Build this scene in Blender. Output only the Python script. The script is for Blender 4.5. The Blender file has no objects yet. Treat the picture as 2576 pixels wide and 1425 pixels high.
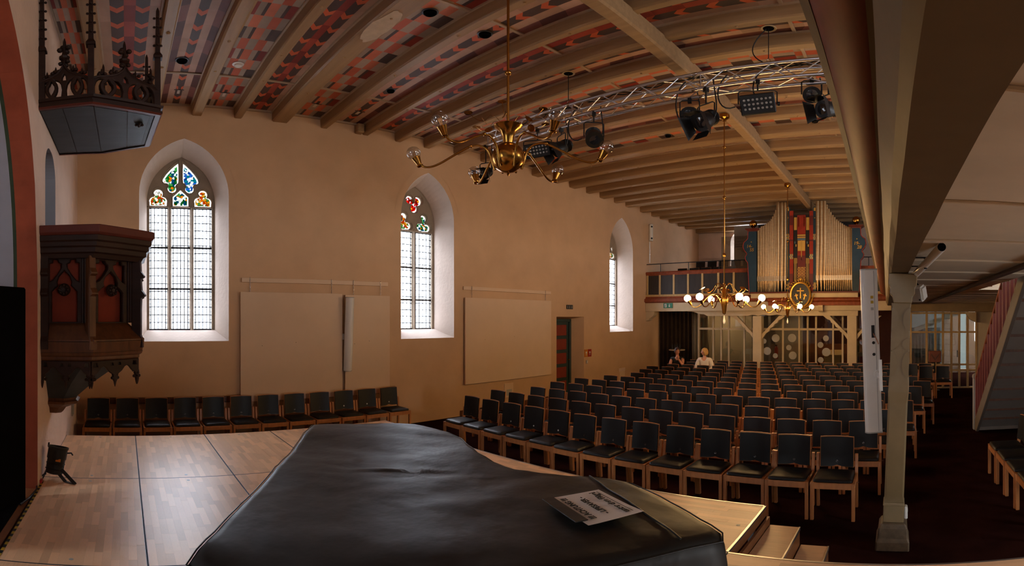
import bpy, bmesh, math, random
from mathutils import Vector, Matrix
from math import sin, cos, tan, pi, sqrt, atan2, radians
random.seed(7)
sc = bpy.context.scene
C = sc.collection
V = Vector

# ---------------------------------------------------------------- camera
# The photograph is a spherical stitched panorama: about 119 degrees wide, eye 2.2 m above the nave floor.
F, VPX, HZ, EYE = 1235.0, 2255.0, 803.0, 2.2
cd = bpy.data.cameras.new('camera'); cam = bpy.data.objects.new('camera', cd); C.objects.link(cam)
cd.type = 'PANO'; cd.panorama_type = 'EQUIRECTANGULAR'
cd.longitude_min, cd.longitude_max = -1288/F, 1288/F
cd.latitude_min, cd.latitude_max = -(1425-HZ)/F, HZ/F
cd.clip_start = 0.02
cam.location = (0, 0, EYE); cam.rotation_euler = (pi/2, 0, (VPX-1288)/F)
sc.camera = cam

# ---------------------------------------------------------------- sky and exposure
sc.view_settings.view_transform = 'Standard'; sc.view_settings.look = 'None'
sc.view_settings.gamma = 1.0; sc.view_settings.use_curve_mapping = False
sc.view_settings.exposure = 1.22
SKY = 20.0
w = bpy.data.worlds.new('overcast_sky'); sc.world = w; w.use_nodes = True
bg = w.node_tree.nodes['Background']
bg.inputs[0].default_value = (0.93, 0.96, 1.0, 1)
# evenly overcast sky: zenith three times as bright as the horizon, paler ground below
_n = w.node_tree.nodes; _l = w.node_tree.links
_tc = _n.new('ShaderNodeTexCoord'); _sx = _n.new('ShaderNodeSeparateXYZ'); _l.new(_tc.outputs['Generated'], _sx.inputs[0])
_mr = _n.new('ShaderNodeMapRange'); _mr.inputs[1].default_value = 0.0; _mr.inputs[2].default_value = 1.0
_mr.inputs[3].default_value = SKY/3; _mr.inputs[4].default_value = SKY; _l.new(_sx.outputs[2], _mr.inputs[0]); _l.new(_mr.outputs[0], bg.inputs[1])
BULB_W = 110.0
cy = sc.cycles
cy.max_bounces = 6; cy.diffuse_bounces = 4; cy.glossy_bounces = 3; cy.transparent_max_bounces = 10; cy.transmission_bounces = 6
cy.sample_clamp_indirect = 6.0; cy.caustics_reflective = False; cy.caustics_refractive = False
cy.use_denoising = True; cy.use_adaptive_sampling = True; cy.adaptive_threshold = 0.1; cy.adaptive_min_samples = 16

# ---------------------------------------------------------------- measuring helpers (photo pixel -> place)
def az(x): return (VPX-x)/F
def el(y): return tan((HZ-y)/F)
def onX(x, y, X): a = az(x); r = -X/sin(a); return V((X, r*cos(a), EYE+r*el(y)))
def onY(x, y, Y): a = az(x); r = Y/cos(a); return V((-r*sin(a), Y, EYE+r*el(y)))
def onZ(x, y, Z): a = az(x); r = (Z-EYE)/el(y); return V((-r*sin(a), r*cos(a), Z))
def atR(x, y, r): a = az(x); return V((-r*sin(a), r*cos(a), EYE+r*el(y)))

# ---------------------------------------------------------------- mesh helpers
class MB:
    def __init__(s, M=None): s.v = []; s.f = []; s.k = []; s.M = M; s.mat = 0
    def add(s, vs, fs, k=None):
        n = len(s.v)
        s.v += [tuple(s.M @ V(p)) for p in vs] if s.M else [tuple(p) for p in vs]
        s.f += [tuple(n+i for i in f) for f in fs]; s.k += [s.mat if k is None else k]*len(fs); return s
    def bx(s, x0, x1, y0, y1, z0, z1, k=None):
        return s.add([(x0,y0,z0),(x1,y0,z0),(x1,y1,z0),(x0,y1,z0),(x0,y0,z1),(x1,y0,z1),(x1,y1,z1),(x0,y1,z1)],
            [(0,3,2,1),(4,5,6,7),(0,1,5,4),(1,2,6,5),(2,3,7,6),(3,0,4,7)], k)
    def box(s, c, d, k=None): return s.bx(c[0]-d[0]/2, c[0]+d[0]/2, c[1]-d[1]/2, c[1]+d[1]/2, c[2]-d[2]/2, c[2]+d[2]/2, k)
    def bar(s, p, q, w, h=None, up=(0,0,1), k=None, w2=None, h2=None):
        p = V(p); q = V(q); h = h or w; d = (q-p).normalized(); u = V(up)
        if abs(d.dot(u)) > .98: u = V((0,1,0)) if abs(d.y) < .9 else V((1,0,0))
        a = d.cross(u).normalized(); b = a.cross(d).normalized(); vs = []
        for o, ww, hh in ((p, w, h), (q, w2 or w, h2 or h)):
            for i, j in ((-1,-1),(1,-1),(1,1),(-1,1)): vs.append(o+a*i*ww/2+b*j*hh/2)
        return s.add(vs, [(0,1,2,3),(7,6,5,4),(0,4,5,1),(1,5,6,2),(2,6,7,3),(3,7,4,0)], k)
    def tube(s, pts, r, n=8, k=None, cap=True, closed=False):
        pts = [V(p) for p in pts]; m = len(pts); R = r if isinstance(r, (list, tuple)) else [r]*m; vs = []; fs = []; a = None
        for i in range(m):
            if closed: d = pts[(i+1) % m]-pts[i-1]
            else: d = pts[min(i+1, m-1)]-pts[max(i-1, 0)]
            d = d.normalized() if d.length > 1e-9 else V((0,0,1))
            if a is None: a = d.orthogonal().normalized()
            a = (a-d*a.dot(d)); a = a.normalized() if a.length > 1e-6 else d.orthogonal().normalized()
            b = d.cross(a)
            for j in range(n): t = 2*pi*j/n; vs.append(pts[i]+(a*cos(t)+b*sin(t))*R[i])
        for i in range(m if closed else m-1):
            i2 = (i+1) % m
            for j in range(n): j2 = (j+1) % n; fs.append((i*n+j, i*n+j2, i2*n+j2, i2*n+j))
        if cap and not closed: fs += [tuple(range(n-1, -1, -1)), tuple((m-1)*n+j for j in range(n))]
        return s.add(vs, fs, k)
    def lathe(s, prof, n=16, M=None, k=None, cap=True, ph=0.0):
        vs = []; fs = []; M = M or Matrix()
        for r, z in prof:
            for j in range(n): t = 2*pi*j/n+ph; vs.append(M @ V((r*cos(t), r*sin(t), z)))
        for i in range(len(prof)-1):
            for j in range(n): j2 = (j+1) % n; fs.append((i*n+j, i*n+j2, (i+1)*n+j2, (i+1)*n+j))
        if cap: fs += [tuple(range(n-1, -1, -1)), tuple((len(prof)-1)*n+j for j in range(n))]
        return s.add(vs, fs, k)
    def sphere(s, c, r, n=12, m=8, k=None, sc=(1,1,1)):
        vs = []; fs = []
        for i in range(m+1):
            t = pi*i/m
            for j in range(n): p = 2*pi*j/n; vs.append((c[0]+r*sc[0]*sin(t)*cos(p), c[1]+r*sc[1]*sin(t)*sin(p), c[2]+r*sc[2]*cos(t)))
        for i in range(m):
            for j in range(n): j2 = (j+1) % n; fs.append((i*n+j, (i+1)*n+j, (i+1)*n+j2, i*n+j2))
        return s.add(vs, fs, k)
    def prism(s, poly, z0, z1, M=None, k=None):
        n = len(poly); M = M or Matrix()
        vs = [M @ V((p[0], p[1], z)) for z in (z0, z1) for p in poly]
        fs = [tuple(range(n-1, -1, -1)), tuple(range(n, 2*n))]+[(i, (i+1) % n, n+(i+1) % n, n+i) for i in range(n)]
        return s.add(vs, fs, k)
    def loft(s, rings, k=None, closed=True, caps=True):
        n = len(rings[0]); vs = [p for r in rings for p in r]; fs = []
        for i in range(len(rings)-1):
            for j in range(n if closed else n-1): j2 = (j+1) % n; fs.append((i*n+j, i*n+j2, (i+1)*n+j2, (i+1)*n+j))
        if caps and closed: fs += [tuple(range(n-1, -1, -1)), tuple((len(rings)-1)*n+j for j in range(n))]
        return s.add(vs, fs, k)
    def mesh(s, name, mats, smooth=False, bev=0, seg=1):
        me = bpy.data.meshes.new(name); me.from_pydata(s.v, [], s.f)
        mats = mats if isinstance(mats, (list, tuple)) else [mats]
        for m in mats: me.materials.append(m)
        if len(mats) > 1: me.polygons.foreach_set('material_index', s.k)
        bm = bmesh.new(); bm.from_mesh(me); bmesh.ops.recalc_face_normals(bm, faces=bm.faces)
        if bev: bmesh.ops.bevel(bm, geom=[e for e in bm.edges if e.is_manifold and e.calc_face_angle(0) > .6], offset=bev, segments=seg, affect='EDGES', clamp_overlap=True)
        bm.to_mesh(me); bm.free()
        if smooth:
            me.polygons.foreach_set('use_smooth', [True]*len(me.polygons))
            try: me.set_sharp_from_angle(angle=radians(smooth if smooth is not True else 40))
            except Exception: pass
        return me
    def build(s, name, mats, parent=None, smooth=False, bev=0, seg=1, loc=None):
        return link(name, s.mesh(name, mats, smooth, bev, seg), parent, loc)

def link(name, data, parent=None, loc=None, rot=None):
    o = bpy.data.objects.new(name, data); C.objects.link(o)
    if parent: o.parent = parent
    if loc is not None: o.location = loc
    if rot is not None: o.rotation_euler = rot
    return o
def tag(o, label=None, cat=None, group=None, kind=None):
    if label: o['label'] = label
    if cat: o['category'] = cat
    if group: o['group'] = group
    if kind: o['kind'] = kind
    return o
def thing(name, label, cat, loc=(0,0,0), rz=0, group=None):
    o = link(name, None, None, loc, (0,0,rz)); o.empty_display_size = .1
    return tag(o, label, cat, group)
def struct(o, label=None): return tag(o, label, kind='structure')
def copy_tree(o, parent=None):
    c = o.copy(); C.objects.link(c); c.parent = parent
    for ch in o.children: copy_tree(ch, c)
    return c
def plate(outline, holes, t, bev=0.0, M=None):
    """flat plate with real holes: filled 2D curve, extruded; outline/holes lists of (x,y); thickness along local z"""
    cu = bpy.data.curves.new('plate', 'CURVE'); cu.dimensions = '2D'; cu.fill_mode = 'BOTH'
    cu.extrude = max(t/2-bev, 0.0005); cu.bevel_depth = bev; cu.bevel_resolution = 0; cu.offset = -bev
    for poly in [outline]+list(holes):
        sp = cu.splines.new('POLY'); sp.points.add(len(poly)-1); sp.use_cyclic_u = True
        sp.points.foreach_set('co', [c for p in poly for c in (p[0], p[1], 0, 1)])
    o = bpy.data.objects.new('plate', cu); C.objects.link(o)
    dg = bpy.context.evaluated_depsgraph_get(); dg.update()
    me = bpy.data.meshes.new_from_object(o.evaluated_get(dg)); bpy.data.objects.remove(o); bpy.data.curves.remove(cu)
    if M: me.transform(M)
    me.materials.clear(); return me
def plate_obj(name, outline, holes, t, bev, M, mat, parent):
    me = plate(outline, holes, t, bev, M); me.materials.append(mat); return link(name, me, parent)
def text_mesh(name, txt, size, mat, parent, M, bold=0.0, extrude=.0005, align='CENTER', shear=0):
    cu = bpy.data.curves.new(name, 'FONT'); cu.body = txt; cu.size = size; cu.align_x = align; cu.align_y = 'CENTER'; cu.extrude = extrude; cu.offset = bold; cu.shear = shear
    o = bpy.data.objects.new(name, cu); C.objects.link(o); dg = bpy.context.evaluated_depsgraph_get(); dg.update()
    me = bpy.data.meshes.new_from_object(o.evaluated_get(dg)); bpy.data.objects.remove(o)
    me.transform(M); me.materials.clear(); me.materials.append(mat); return link(name, me, parent)
def frame(o, ex, ey):
    """matrix with origin o and local x/y along ex, ey"""
    ex = V(ex).normalized(); ey = V(ey); ez = ex.cross(ey).normalized(); ey = ez.cross(ex)
    return Matrix(((ex.x,ey.x,ez.x,o[0]),(ex.y,ey.y,ez.y,o[1]),(ex.z,ey.z,ez.z,o[2]),(0,0,0,1)))
def bez(p0, p1, p2, p3, n=10):
    p0, p1, p2, p3 = V(p0), V(p1), V(p2), V(p3)
    return [p0*(1-t)**3+p1*3*t*(1-t)**2+p2*3*t*t*(1-t)+p3*t**3 for t in [i/n for i in range(n+1)]]
def smooth_path(P, n=4):
    P = [V(p) for p in P]; out = []
    for i in range(len(P)-1):
        a, b, c, d = P[max(i-1,0)], P[i], P[i+1], P[min(i+2,len(P)-1)]
        for j in range(n):
            t = j/n; out.append(.5*((2*b)+(c-a)*t+(2*a-5*b+4*c-d)*t*t+(3*b-a-3*c+d)*t**3))
    return out+[P[-1]]
def ordn(i):
    return ['first','second','third','fourth','fifth','sixth','seventh','eighth','ninth','tenth','eleventh','twelfth','thirteenth','fourteenth','fifteenth','sixteenth'][i]

# ---------------------------------------------------------------- materials
def lin(c):
    return tuple((x/255/12.92 if x/255 <= .04045 else ((x/255+.055)/1.055)**2.4) for x in c)+(1.0,)
MATS = {}
def mat(name, col, rough=.6, metal=0.0, var=.12, scale=4.0, stretch=(1,1,1), bump=0.0, bscale=None, spec=.5, rand=0.0, col2=None, coat=0.0, detail=4.0, attr=None, sheen=0.0):
    if name in MATS: return MATS[name]
    m = bpy.data.materials.new(name); m.use_nodes = True; nt = m.node_tree; N = nt.nodes; L = nt.links
    b = N['Principled BSDF']; b.inputs['Roughness'].default_value = rough; b.inputs['Metallic'].default_value = metal
    b.inputs['Specular IOR Level'].default_value = spec; b.inputs['Coat Weight'].default_value = coat
    tc = N.new('ShaderNodeTexCoord'); mp = N.new('ShaderNodeMapping'); mp.inputs['Scale'].default_value = stretch
    L.new(tc.outputs['Object'], mp.inputs[0])
    nz = N.new('ShaderNodeTexNoise'); nz.inputs['Scale'].default_value = scale; nz.inputs['Detail'].default_value = detail; nz.inputs['Roughness'].default_value = .6
    L.new(mp.outputs[0], nz.inputs['Vector'])
    c1 = lin(col); c2 = lin(col2) if col2 else None
    mx = N.new('ShaderNodeMix'); mx.data_type = 'RGBA'
    rp = N.new('ShaderNodeMapRange'); rp.inputs[1].default_value = .3; rp.inputs[2].default_value = .7
    L.new(nz.outputs['Fac'], rp.inputs[0]); L.new(rp.outputs[0], mx.inputs['Factor'])
    if attr:
        at = N.new('ShaderNodeAttribute'); at.attribute_name = attr
        hv = N.new('ShaderNodeHueSaturation'); L.new(at.outputs['Color'], hv.inputs['Color']); hv.inputs['Value'].default_value = 1-var
        hv2 = N.new('ShaderNodeHueSaturation'); L.new(at.outputs['Color'], hv2.inputs['Color']); hv2.inputs['Value'].default_value = 1+var
        L.new(hv.outputs[0], mx.inputs['A']); L.new(hv2.outputs[0], mx.inputs['B'])
    else:
        mx.inputs['A'].default_value = tuple(x*(1-var) for x in c1[:3])+(1,)
        mx.inputs['B'].default_value = c2 or tuple(min(1, x*(1+var)) for x in c1[:3])+(1,)
    out = mx.outputs['Result']
    if rand:
        oi = N.new('ShaderNodeObjectInfo'); hs = N.new('ShaderNodeHueSaturation'); r2 = N.new('ShaderNodeMapRange')
        r2.inputs[3].default_value = 1-rand; r2.inputs[4].default_value = 1+rand*.7
        L.new(oi.outputs['Random'], r2.inputs[0]); L.new(r2.outputs[0], hs.inputs['Value']); L.new(out, hs.inputs['Color']); out = hs.outputs[0]
    L.new(out, b.inputs['Base Color'])
    if bump:
        bp = N.new('ShaderNodeBump'); bp.inputs['Strength'].default_value = bump; bp.inputs['Distance'].default_value = .02
        if bscale:
            n2 = N.new('ShaderNodeTexNoise'); n2.inputs['Scale'].default_value = bscale; n2.inputs['Detail'].default_value = 3; L.new(mp.outputs[0], n2.inputs['Vector']); L.new(n2.outputs['Fac'], bp.inputs['Height'])
        else: L.new(nz.outputs['Fac'], bp.inputs['Height'])
        L.new(bp.outputs[0], b.inputs['Normal'])
    MATS[name] = m; return m
def glow(name, col, strength):
    if name in MATS: return MATS[name]
    m = bpy.data.materials.new(name); m.use_nodes = True; N = m.node_tree.nodes; b = N['Principled BSDF']
    b.inputs['Base Color'].default_value = lin(col); b.inputs['Emission Color'].default_value = lin(col); b.inputs['Emission Strength'].default_value = strength
    MATS[name] = m; return m
def clear(name, col, tint=.9, diffuse=.0, gloss=.08, rough=.02, voro=None):
    """thin glass: mostly see-through, a little reflecting, optionally milky; voro = palette for stained glass pieces"""
    if name in MATS: return MATS[name]
    m = bpy.data.materials.new(name); m.use_nodes = True; nt = m.node_tree; N = nt.nodes; L = nt.links
    N.remove(N['Principled BSDF']); o = N['Material Output']
    tr = N.new('ShaderNodeBsdfTransparent'); tl = N.new('ShaderNodeBsdfTranslucent'); gl = N.new('ShaderNodeBsdfGlossy')
    c = lin(col); tr.inputs[0].default_value = tuple(x*tint for x in c[:3])+(1,); tl.inputs[0].default_value = c
    gl.inputs['Roughness'].default_value = rough
    m1 = N.new('ShaderNodeMixShader'); m1.inputs[0].default_value = diffuse; L.new(tr.outputs[0], m1.inputs[1]); L.new(tl.outputs[0], m1.inputs[2])
    m2 = N.new('ShaderNodeMixShader'); m2.inputs[0].default_value = gloss; L.new(m1.outputs[0], m2.inputs[1]); L.new(gl.outputs[0], m2.inputs[2])
    if voro:
        tc = N.new('ShaderNodeTexCoord'); vo = N.new('ShaderNodeTexVoronoi'); vo.inputs['Scale'].default_value = 24; L.new(tc.outputs['Object'], vo.inputs['Vector'])
        ve = N.new('ShaderNodeTexVoronoi'); ve.feature = 'DISTANCE_TO_EDGE'; ve.inputs['Scale'].default_value = 24; L.new(tc.outputs['Object'], ve.inputs['Vector'])
        sp = N.new('ShaderNodeSeparateColor'); L.new(vo.outputs['Color'], sp.inputs[0])
        cr = N.new('ShaderNodeValToRGB'); cr.color_ramp.interpolation = 'CONSTANT'
        for i, p in enumerate(voro):
            e = cr.color_ramp.elements[0] if i == 0 else cr.color_ramp.elements.new(i/len(voro))
            e.color = tuple(x*.30 for x in lin(p)[:3])+(1,)
        while len(cr.color_ramp.elements) > len(voro): cr.color_ramp.elements.remove(cr.color_ramp.elements[-1])
        L.new(sp.outputs[0], cr.inputs[0])
        th = N.new('ShaderNodeMath'); th.operation = 'GREATER_THAN'; th.inputs[1].default_value = .035; L.new(ve.outputs['Distance'], th.inputs[0])
        mx = N.new('ShaderNodeMix'); mx.data_type = 'RGBA'; mx.inputs['A'].default_value = (.002,.002,.002,1); L.new(th.outputs[0], mx.inputs['Factor']); L.new(cr.outputs[0], mx.inputs['B'])
        L.new(mx.outputs['Result'], tr.inputs[0]); L.new(mx.outputs['Result'], tl.inputs[0])
    L.new(m2.outputs[0], o.inputs[0]); MATS[name] = m; return m

PLASTER = mat('pink_lime_plaster', (206,170,134), .92, var=.07, scale=1.3, bump=.12, bscale=14, spec=.15, detail=6)  # warm bounced light is put into this wall colour; the reveals stay paler
PLASTER2 = mat('pale_lime_plaster', (222,198,182), .92, var=.06, scale=2, bump=.25, bscale=16, spec=.15)
REVEAL = mat('window_reveal_plaster', (204,188,175), .92, var=.06, scale=2, bump=.25, bscale=16, spec=.15)
MOULD = mat('dark_red_moulding_varnish', (112,50,27), .55, var=.25, scale=2.2, stretch=(5,1,5), spec=.25)
CARPET = mat('dark_brown_carpet', (40,20,17), 1.0, var=.25, scale=3, bump=.2, bscale=160, spec=.0)
PARQ = mat('beech_strip_floor', (232,188,146), .37, var=.10, scale=3, stretch=(2.2,26,26), rand=.17, spec=.45)
ALU = mat('brushed_aluminium', (190,190,192), .35, 1.0, var=.05)
ALUD = mat('dull_grey_profile', (92,96,104), .5, .6, var=.05)
STAIRP = mat('greyish_stair_paint', (122,108,96), .6, var=.08)
FROST = clear('frosted_door_glass', (236,242,240), .13, .10, .04)
TRUSS = mat('truss_aluminium', (205,205,212), .32, 1.0, var=.08)
BEAMW = mat('greyish_painted_beam', (158,126,90), .5, var=.16, scale=2.2, stretch=(.35,5,5), bump=.18, spec=.35, rand=.07)
TRIMW = mat('cream_batten_paint', (176,150,122), .5, var=.08)
CEILP = mat('painted_ceiling_boards', (150,110,95), .55, var=.1, scale=3, attr='pat', spec=.3)
OAK = mat('dark_carved_oak', (44,23,14), .55, var=.35, scale=3, stretch=(1,1,6), bump=.12, spec=.3)
OAK2 = mat('worn_brown_oak', (92,54,28), .46, var=.3, scale=3, stretch=(6,6,1), bump=.12, spec=.4)
REDRAIL = mat('oxblood_painted_rail', (92,40,30), .5, var=.15, spec=.3)
REDPAN = mat('red_panel_paint', (132,54,36), .8, var=.1, spec=.2)
SLATE = mat('slate_blue_boards', (48,52,54), .6, var=.2, scale=2.5, stretch=(4,1,1), spec=.4)
STONE = mat('grey_tracery_stone', (150,134,116), .85, var=.12, bump=.2, bscale=30, spec=.2)
LEAD = mat('lead_came', (58,62,70), .5, .2, var=.1)
IRON = mat('black_iron', (26,26,28), .5, .3, var=.1)
PANE = clear('clear_leaded_glass', (246,249,255), .95, .12, .04)
PANEB = clear('border_glass', (225,232,240), .7, .2, .04)
BEECH = mat('beech_chair_frame', (186,120,70), .38, var=.14, scale=3, stretch=(7,7,1), spec=.45, rand=.08)
VINYL = mat('black_chair_pad', (14,12,11), .46, var=.1, scale=8, bump=.05, bscale=200, spec=.35)
STEEL = mat('bright_steel', (205,205,208), .22, 1.0, var=.04)
BRASS = mat('polished_brass', (178,128,58), .22, 1.0, var=.14, scale=5)
GOLD = mat('gilded_wood', (206,156,66), .34, .75, var=.15, scale=14, bump=.1)
BLACK = mat('black_lamp_paint', (16,16,17), .45, var=.1, spec=.4)
CABLE = mat('black_cable_rubber', (14,14,15), .5, var=.1)
CLOTHB = mat('black_stage_cloth', (9,9,10), .95, var=.2, spec=.05)
LEATH = mat('black_piano_cover', (27,27,24), .50, var=.28, scale=2.6, bump=.22, bscale=9, spec=.5, detail=8)
PAPER = mat('white_paper', (244,236,226), .5, var=.04, spec=.4)
INK = mat('black_ink', (18,16,16), .7, var=.05)
WHITEP = mat('white_speaker_paint', (222,218,210), .42, var=.04)
GREYP = mat('light_grey_plastic', (168,166,160), .5, var=.05)
PANELM = mat('pinkish_white_board', (218,190,160), .85, var=.04, scale=1.2, spec=.2)
CREAM = mat('cream_gallery_paint', (196,176,144), .5, var=.09, scale=3, stretch=(1,1,1), bump=.08, spec=.35)
SAGE = mat('greenish_grey_post_paint', (136,114,78), .42, var=.14, scale=3, bump=.15, spec=.45)
MAHOG = mat('red_brown_varnish', (134,66,38), .55, var=.25, scale=2.2, stretch=(5,1,5), spec=.3)
GBEAM = mat('dark_olive_beam_paint', (104,84,56), .6, var=.14, scale=2.5, bump=.1, spec=.3)
DARKP = mat('dark_brown_panel', (54,48,44), .5, var=.2, scale=2, stretch=(5,1,1), spec=.35)
ORB = mat('organ_blue_paint', (34,58,74), .5, var=.15, spec=.35)
ORR = mat('organ_red_paint', (148,46,28), .5, var=.2, spec=.3)
TIN = mat('organ_pipe_tin', (182,152,112), .42, .8, var=.14, scale=5, stretch=(1,1,8))
ARCHRED = mat('red_ochre_arch_band', (150,74,50), .85, var=.2, scale=3, bump=.1, spec=.2)
ARCHGRN = mat('dark_green_line', (44,58,34), .8, var=.2)
GREYW = mat('blue_grey_chancel_wall', (150,150,158), .9, var=.05, spec=.2)
GSOFF = mat('grey_gallery_soffit', (214,198,174), .8, var=.05, spec=.25)
DOORG = mat('dark_green_door', (44,64,62), .45, var=.15)
DOORR = mat('red_door_panel', (134,46,30), .5, var=.15)
YELLOW = mat('yellow_tape', (190,156,40), .5, var=.08)
YWOOD = mat('yellowish_frame_wood', (190,158,104), .45, var=.12, stretch=(4,4,1))
CURT = mat('grey_beige_curtain', (150,138,118), .9, var=.1, spec=.1)
CURTD = mat('dark_brown_curtain', (52,40,32), .95, var=.2, spec=.05)
ROOMW = mat('cream_room_wall', (205,190,165), .9, var=.04, spec=.2)
GLAZ = clear('partition_glass', (235,238,236), .9, .0, .12)
BULBG = clear('clear_bulb_glass', (250,250,250), .93, .0, .22, .0)
DOT = mat('frosted_dot_film', (166,160,150), .8, var=.03)
# ================================================================ THE ROOM
WX, EY, WYW, RX = -8.5, -0.83, 19.95, 4.6      # left wall, chancel-arch wall, west wall, right wall
CZ = 6.2                                        # ceiling height
def arch_h(d, w, h):                            # height above springing of a pointed arch at offset d
    R = (w*w+h*h)/(2*w); q = R*R-(R-w+min(abs(d), w))**2; return sqrt(max(q, 0))
def outline(uc, w, sill, spring, apex, n=12):
    """closed outline (u,z): sill-left, up, over the point, down to sill-right"""
    h = apex-spring; R = (w*w+h*h)/(2*w); be = atan2(h, R-w)
    L_ = [(R-w-R*cos(be*i/n), R*sin(be*i/n)) for i in range(1, n)]
    pts = [(uc-w, sill), (uc-w, spring)]+[(uc+x, spring+z) for x, z in L_]+[(uc, apex)]
    return pts+[(uc-x, spring+z) for x, z in reversed(L_)]+[(uc+w, spring), (uc+w, sill)]
def wall_sheet(mb, u0, u1, v0, v1, ops, to3, n=20):
    """sheet with openings; ops: list of (ua,ub,lo,hi) functions"""
    cuts = sorted({u0, u1} | {o[0] for o in ops} | {o[1] for o in ops} | {o[0]+(o[1]-o[0])*i/n for o in ops if len(o) < 5 for i in range(1, n)} | {u for o in ops if len(o) > 4 for u in o[4]})
    for a, b in zip(cuts[:-1], cuts[1:]):
        if b-a < 1e-7: continue
        m = (a+b)/2; spans = sorted(((o[2], o[3]) for o in ops if o[0]-1e-9 <= m <= o[1]+1e-9), key=lambda f: f[0](m))
        lo = (lambda u: v0)
        for fl, fh in spans:
            q = [(a, lo(a)), (b, lo(b)), (b, fl(b)), (a, fl(a))]
            if max(abs(q[2][1]-q[1][1]), abs(q[3][1]-q[0][1])) > 1e-6: mb.add([to3(*p) for p in q], [(0,1,2,3)])
            lo = fh
        q = [(a, lo(a)), (b, lo(b)), (b, v1), (a, v1)]
        if max(abs(q[2][1]-q[1][1]), abs(q[3][1]-q[0][1])) > 1e-6: mb.add([to3(*p) for p in q], [(0,1,2,3)])
def op_arch(uc, w, sill, spring, apex):
    return (uc-w, uc+w, lambda u: sill, lambda u: spring+arch_h(u-uc, w, apex-spring), [p[0] for p in outline(uc, w, sill, spring, apex)][1:-1])
def op_rect(ua, ub, lo, hi): return (ua, ub, lambda u: lo, lambda u: hi)

fl = MB().bx(WX-.8, RX, -1.6, WYW+.3, -.12, 0).build('floor', CARPET); struct(fl, 'dark brown carpeted nave floor')

# ---- left wall with three pointed windows and the side door
WIN = [dict(uc=1.03, wo=.79, wi=.635, so=1.81, si=1.99, ho=4.42, hi=4.40, ao=5.50, ai=5.30, lights=3),
       dict(uc=6.04, wo=.69, wi=.53, so=1.79, si=1.97, ho=4.35, hi=4.33, ao=5.40, ai=5.20, lights=2),
       dict(uc=13.58, wo=.71, wi=.53, so=1.79, si=1.97, ho=4.45, hi=4.40, ao=5.55, ai=5.32, lights=2)]
DOOR = (10.25, 11.50, 0.0, 2.26)
wl = MB()
wall_sheet(wl, EY, WYW, 0, CZ+.1, [op_arch(q['uc'], q['wo'], q['so'], q['ho'], q['ao']) for q in WIN]+[op_rect(*DOOR)], lambda u, z: (WX, u, z))
wall_sheet(wl, EY-.6, WYW+.3, 0, CZ+.1, [op_arch(q['uc'], q['wi'], q['si'], q['hi'], q['ai']) for q in WIN], lambda u, z: (WX-.75, u, z))
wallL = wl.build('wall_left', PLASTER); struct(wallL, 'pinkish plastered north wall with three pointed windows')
for i, q in enumerate(WIN):
    a = outline(q['uc'], q['wo'], q['so'], q['ho'], q['ao']); b = outline(q['uc'], q['wi'], q['si'], q['hi'], q['ai'])
    c = b
    mb = MB(); mb.loft([[(WX, u, z) for u, z in a], [(WX-.5, u, z) for u, z in b], [(WX-.75, u, z) for u, z in c]], caps=False)
    mb.build('window_reveal', REVEAL, wallL)
    # faint raised plaster band round the window
    a2 = outline(q['uc'], q['wo']+.15, q['so']-.0, q['ho'], q['ao']+.18); a3 = outline(q['uc'], q['wo']+.135, q['so']-.0, q['ho'], q['ao']+.165)
    mb = MB(); mb.loft([[(WX+.006, u, z) for u, z in a2[1:-1]], [(WX+.006, u, z) for u, z in a3[1:-1]]], closed=False, caps=False)
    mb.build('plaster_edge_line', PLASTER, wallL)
# door recess
mb = MB(); ya, yb, _, zt = DOOR
mb.add([(WX,ya,0),(WX-.42,ya+.1,0),(WX-.42,ya+.1,zt-.06),(WX,ya,zt),(WX,yb,0),(WX-.42,yb-.2,0),(WX-.42,yb-.2,zt-.06),(WX,yb,zt)],
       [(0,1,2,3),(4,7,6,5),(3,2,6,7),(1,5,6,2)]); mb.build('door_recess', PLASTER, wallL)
d1 = thing('door_1', None, None, (WX-.38, 10.84, 0)); struct(d1, 'dark green side door with five red panels in the deep recess')
MB().bx(-.03, .0, -.52, .47, 0, 2.16).build('door_leaf', DOORG, d1)
mbf = MB()
for s_ in (-.50, .44): mbf.bx(0, .05, s_-.03, s_+.05, 0, 2.2)
mbf.bx(0, .05, -.5, .45, 2.12, 2.2); mbf.build('door_frame', DOORG, d1, bev=.006)
for k in range(5):
    MB().bx(0, .022, -.38, .30, .10+.405*k, .10+.405*k+.31).build('door_panel', DOORR, d1, bev=.01)
MB().tube([(.02,.37,1.02),(.07,.37,1.02),(.075,.30,1.02)], .011).build('door_handle', BRASS, d1, smooth=True)

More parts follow.
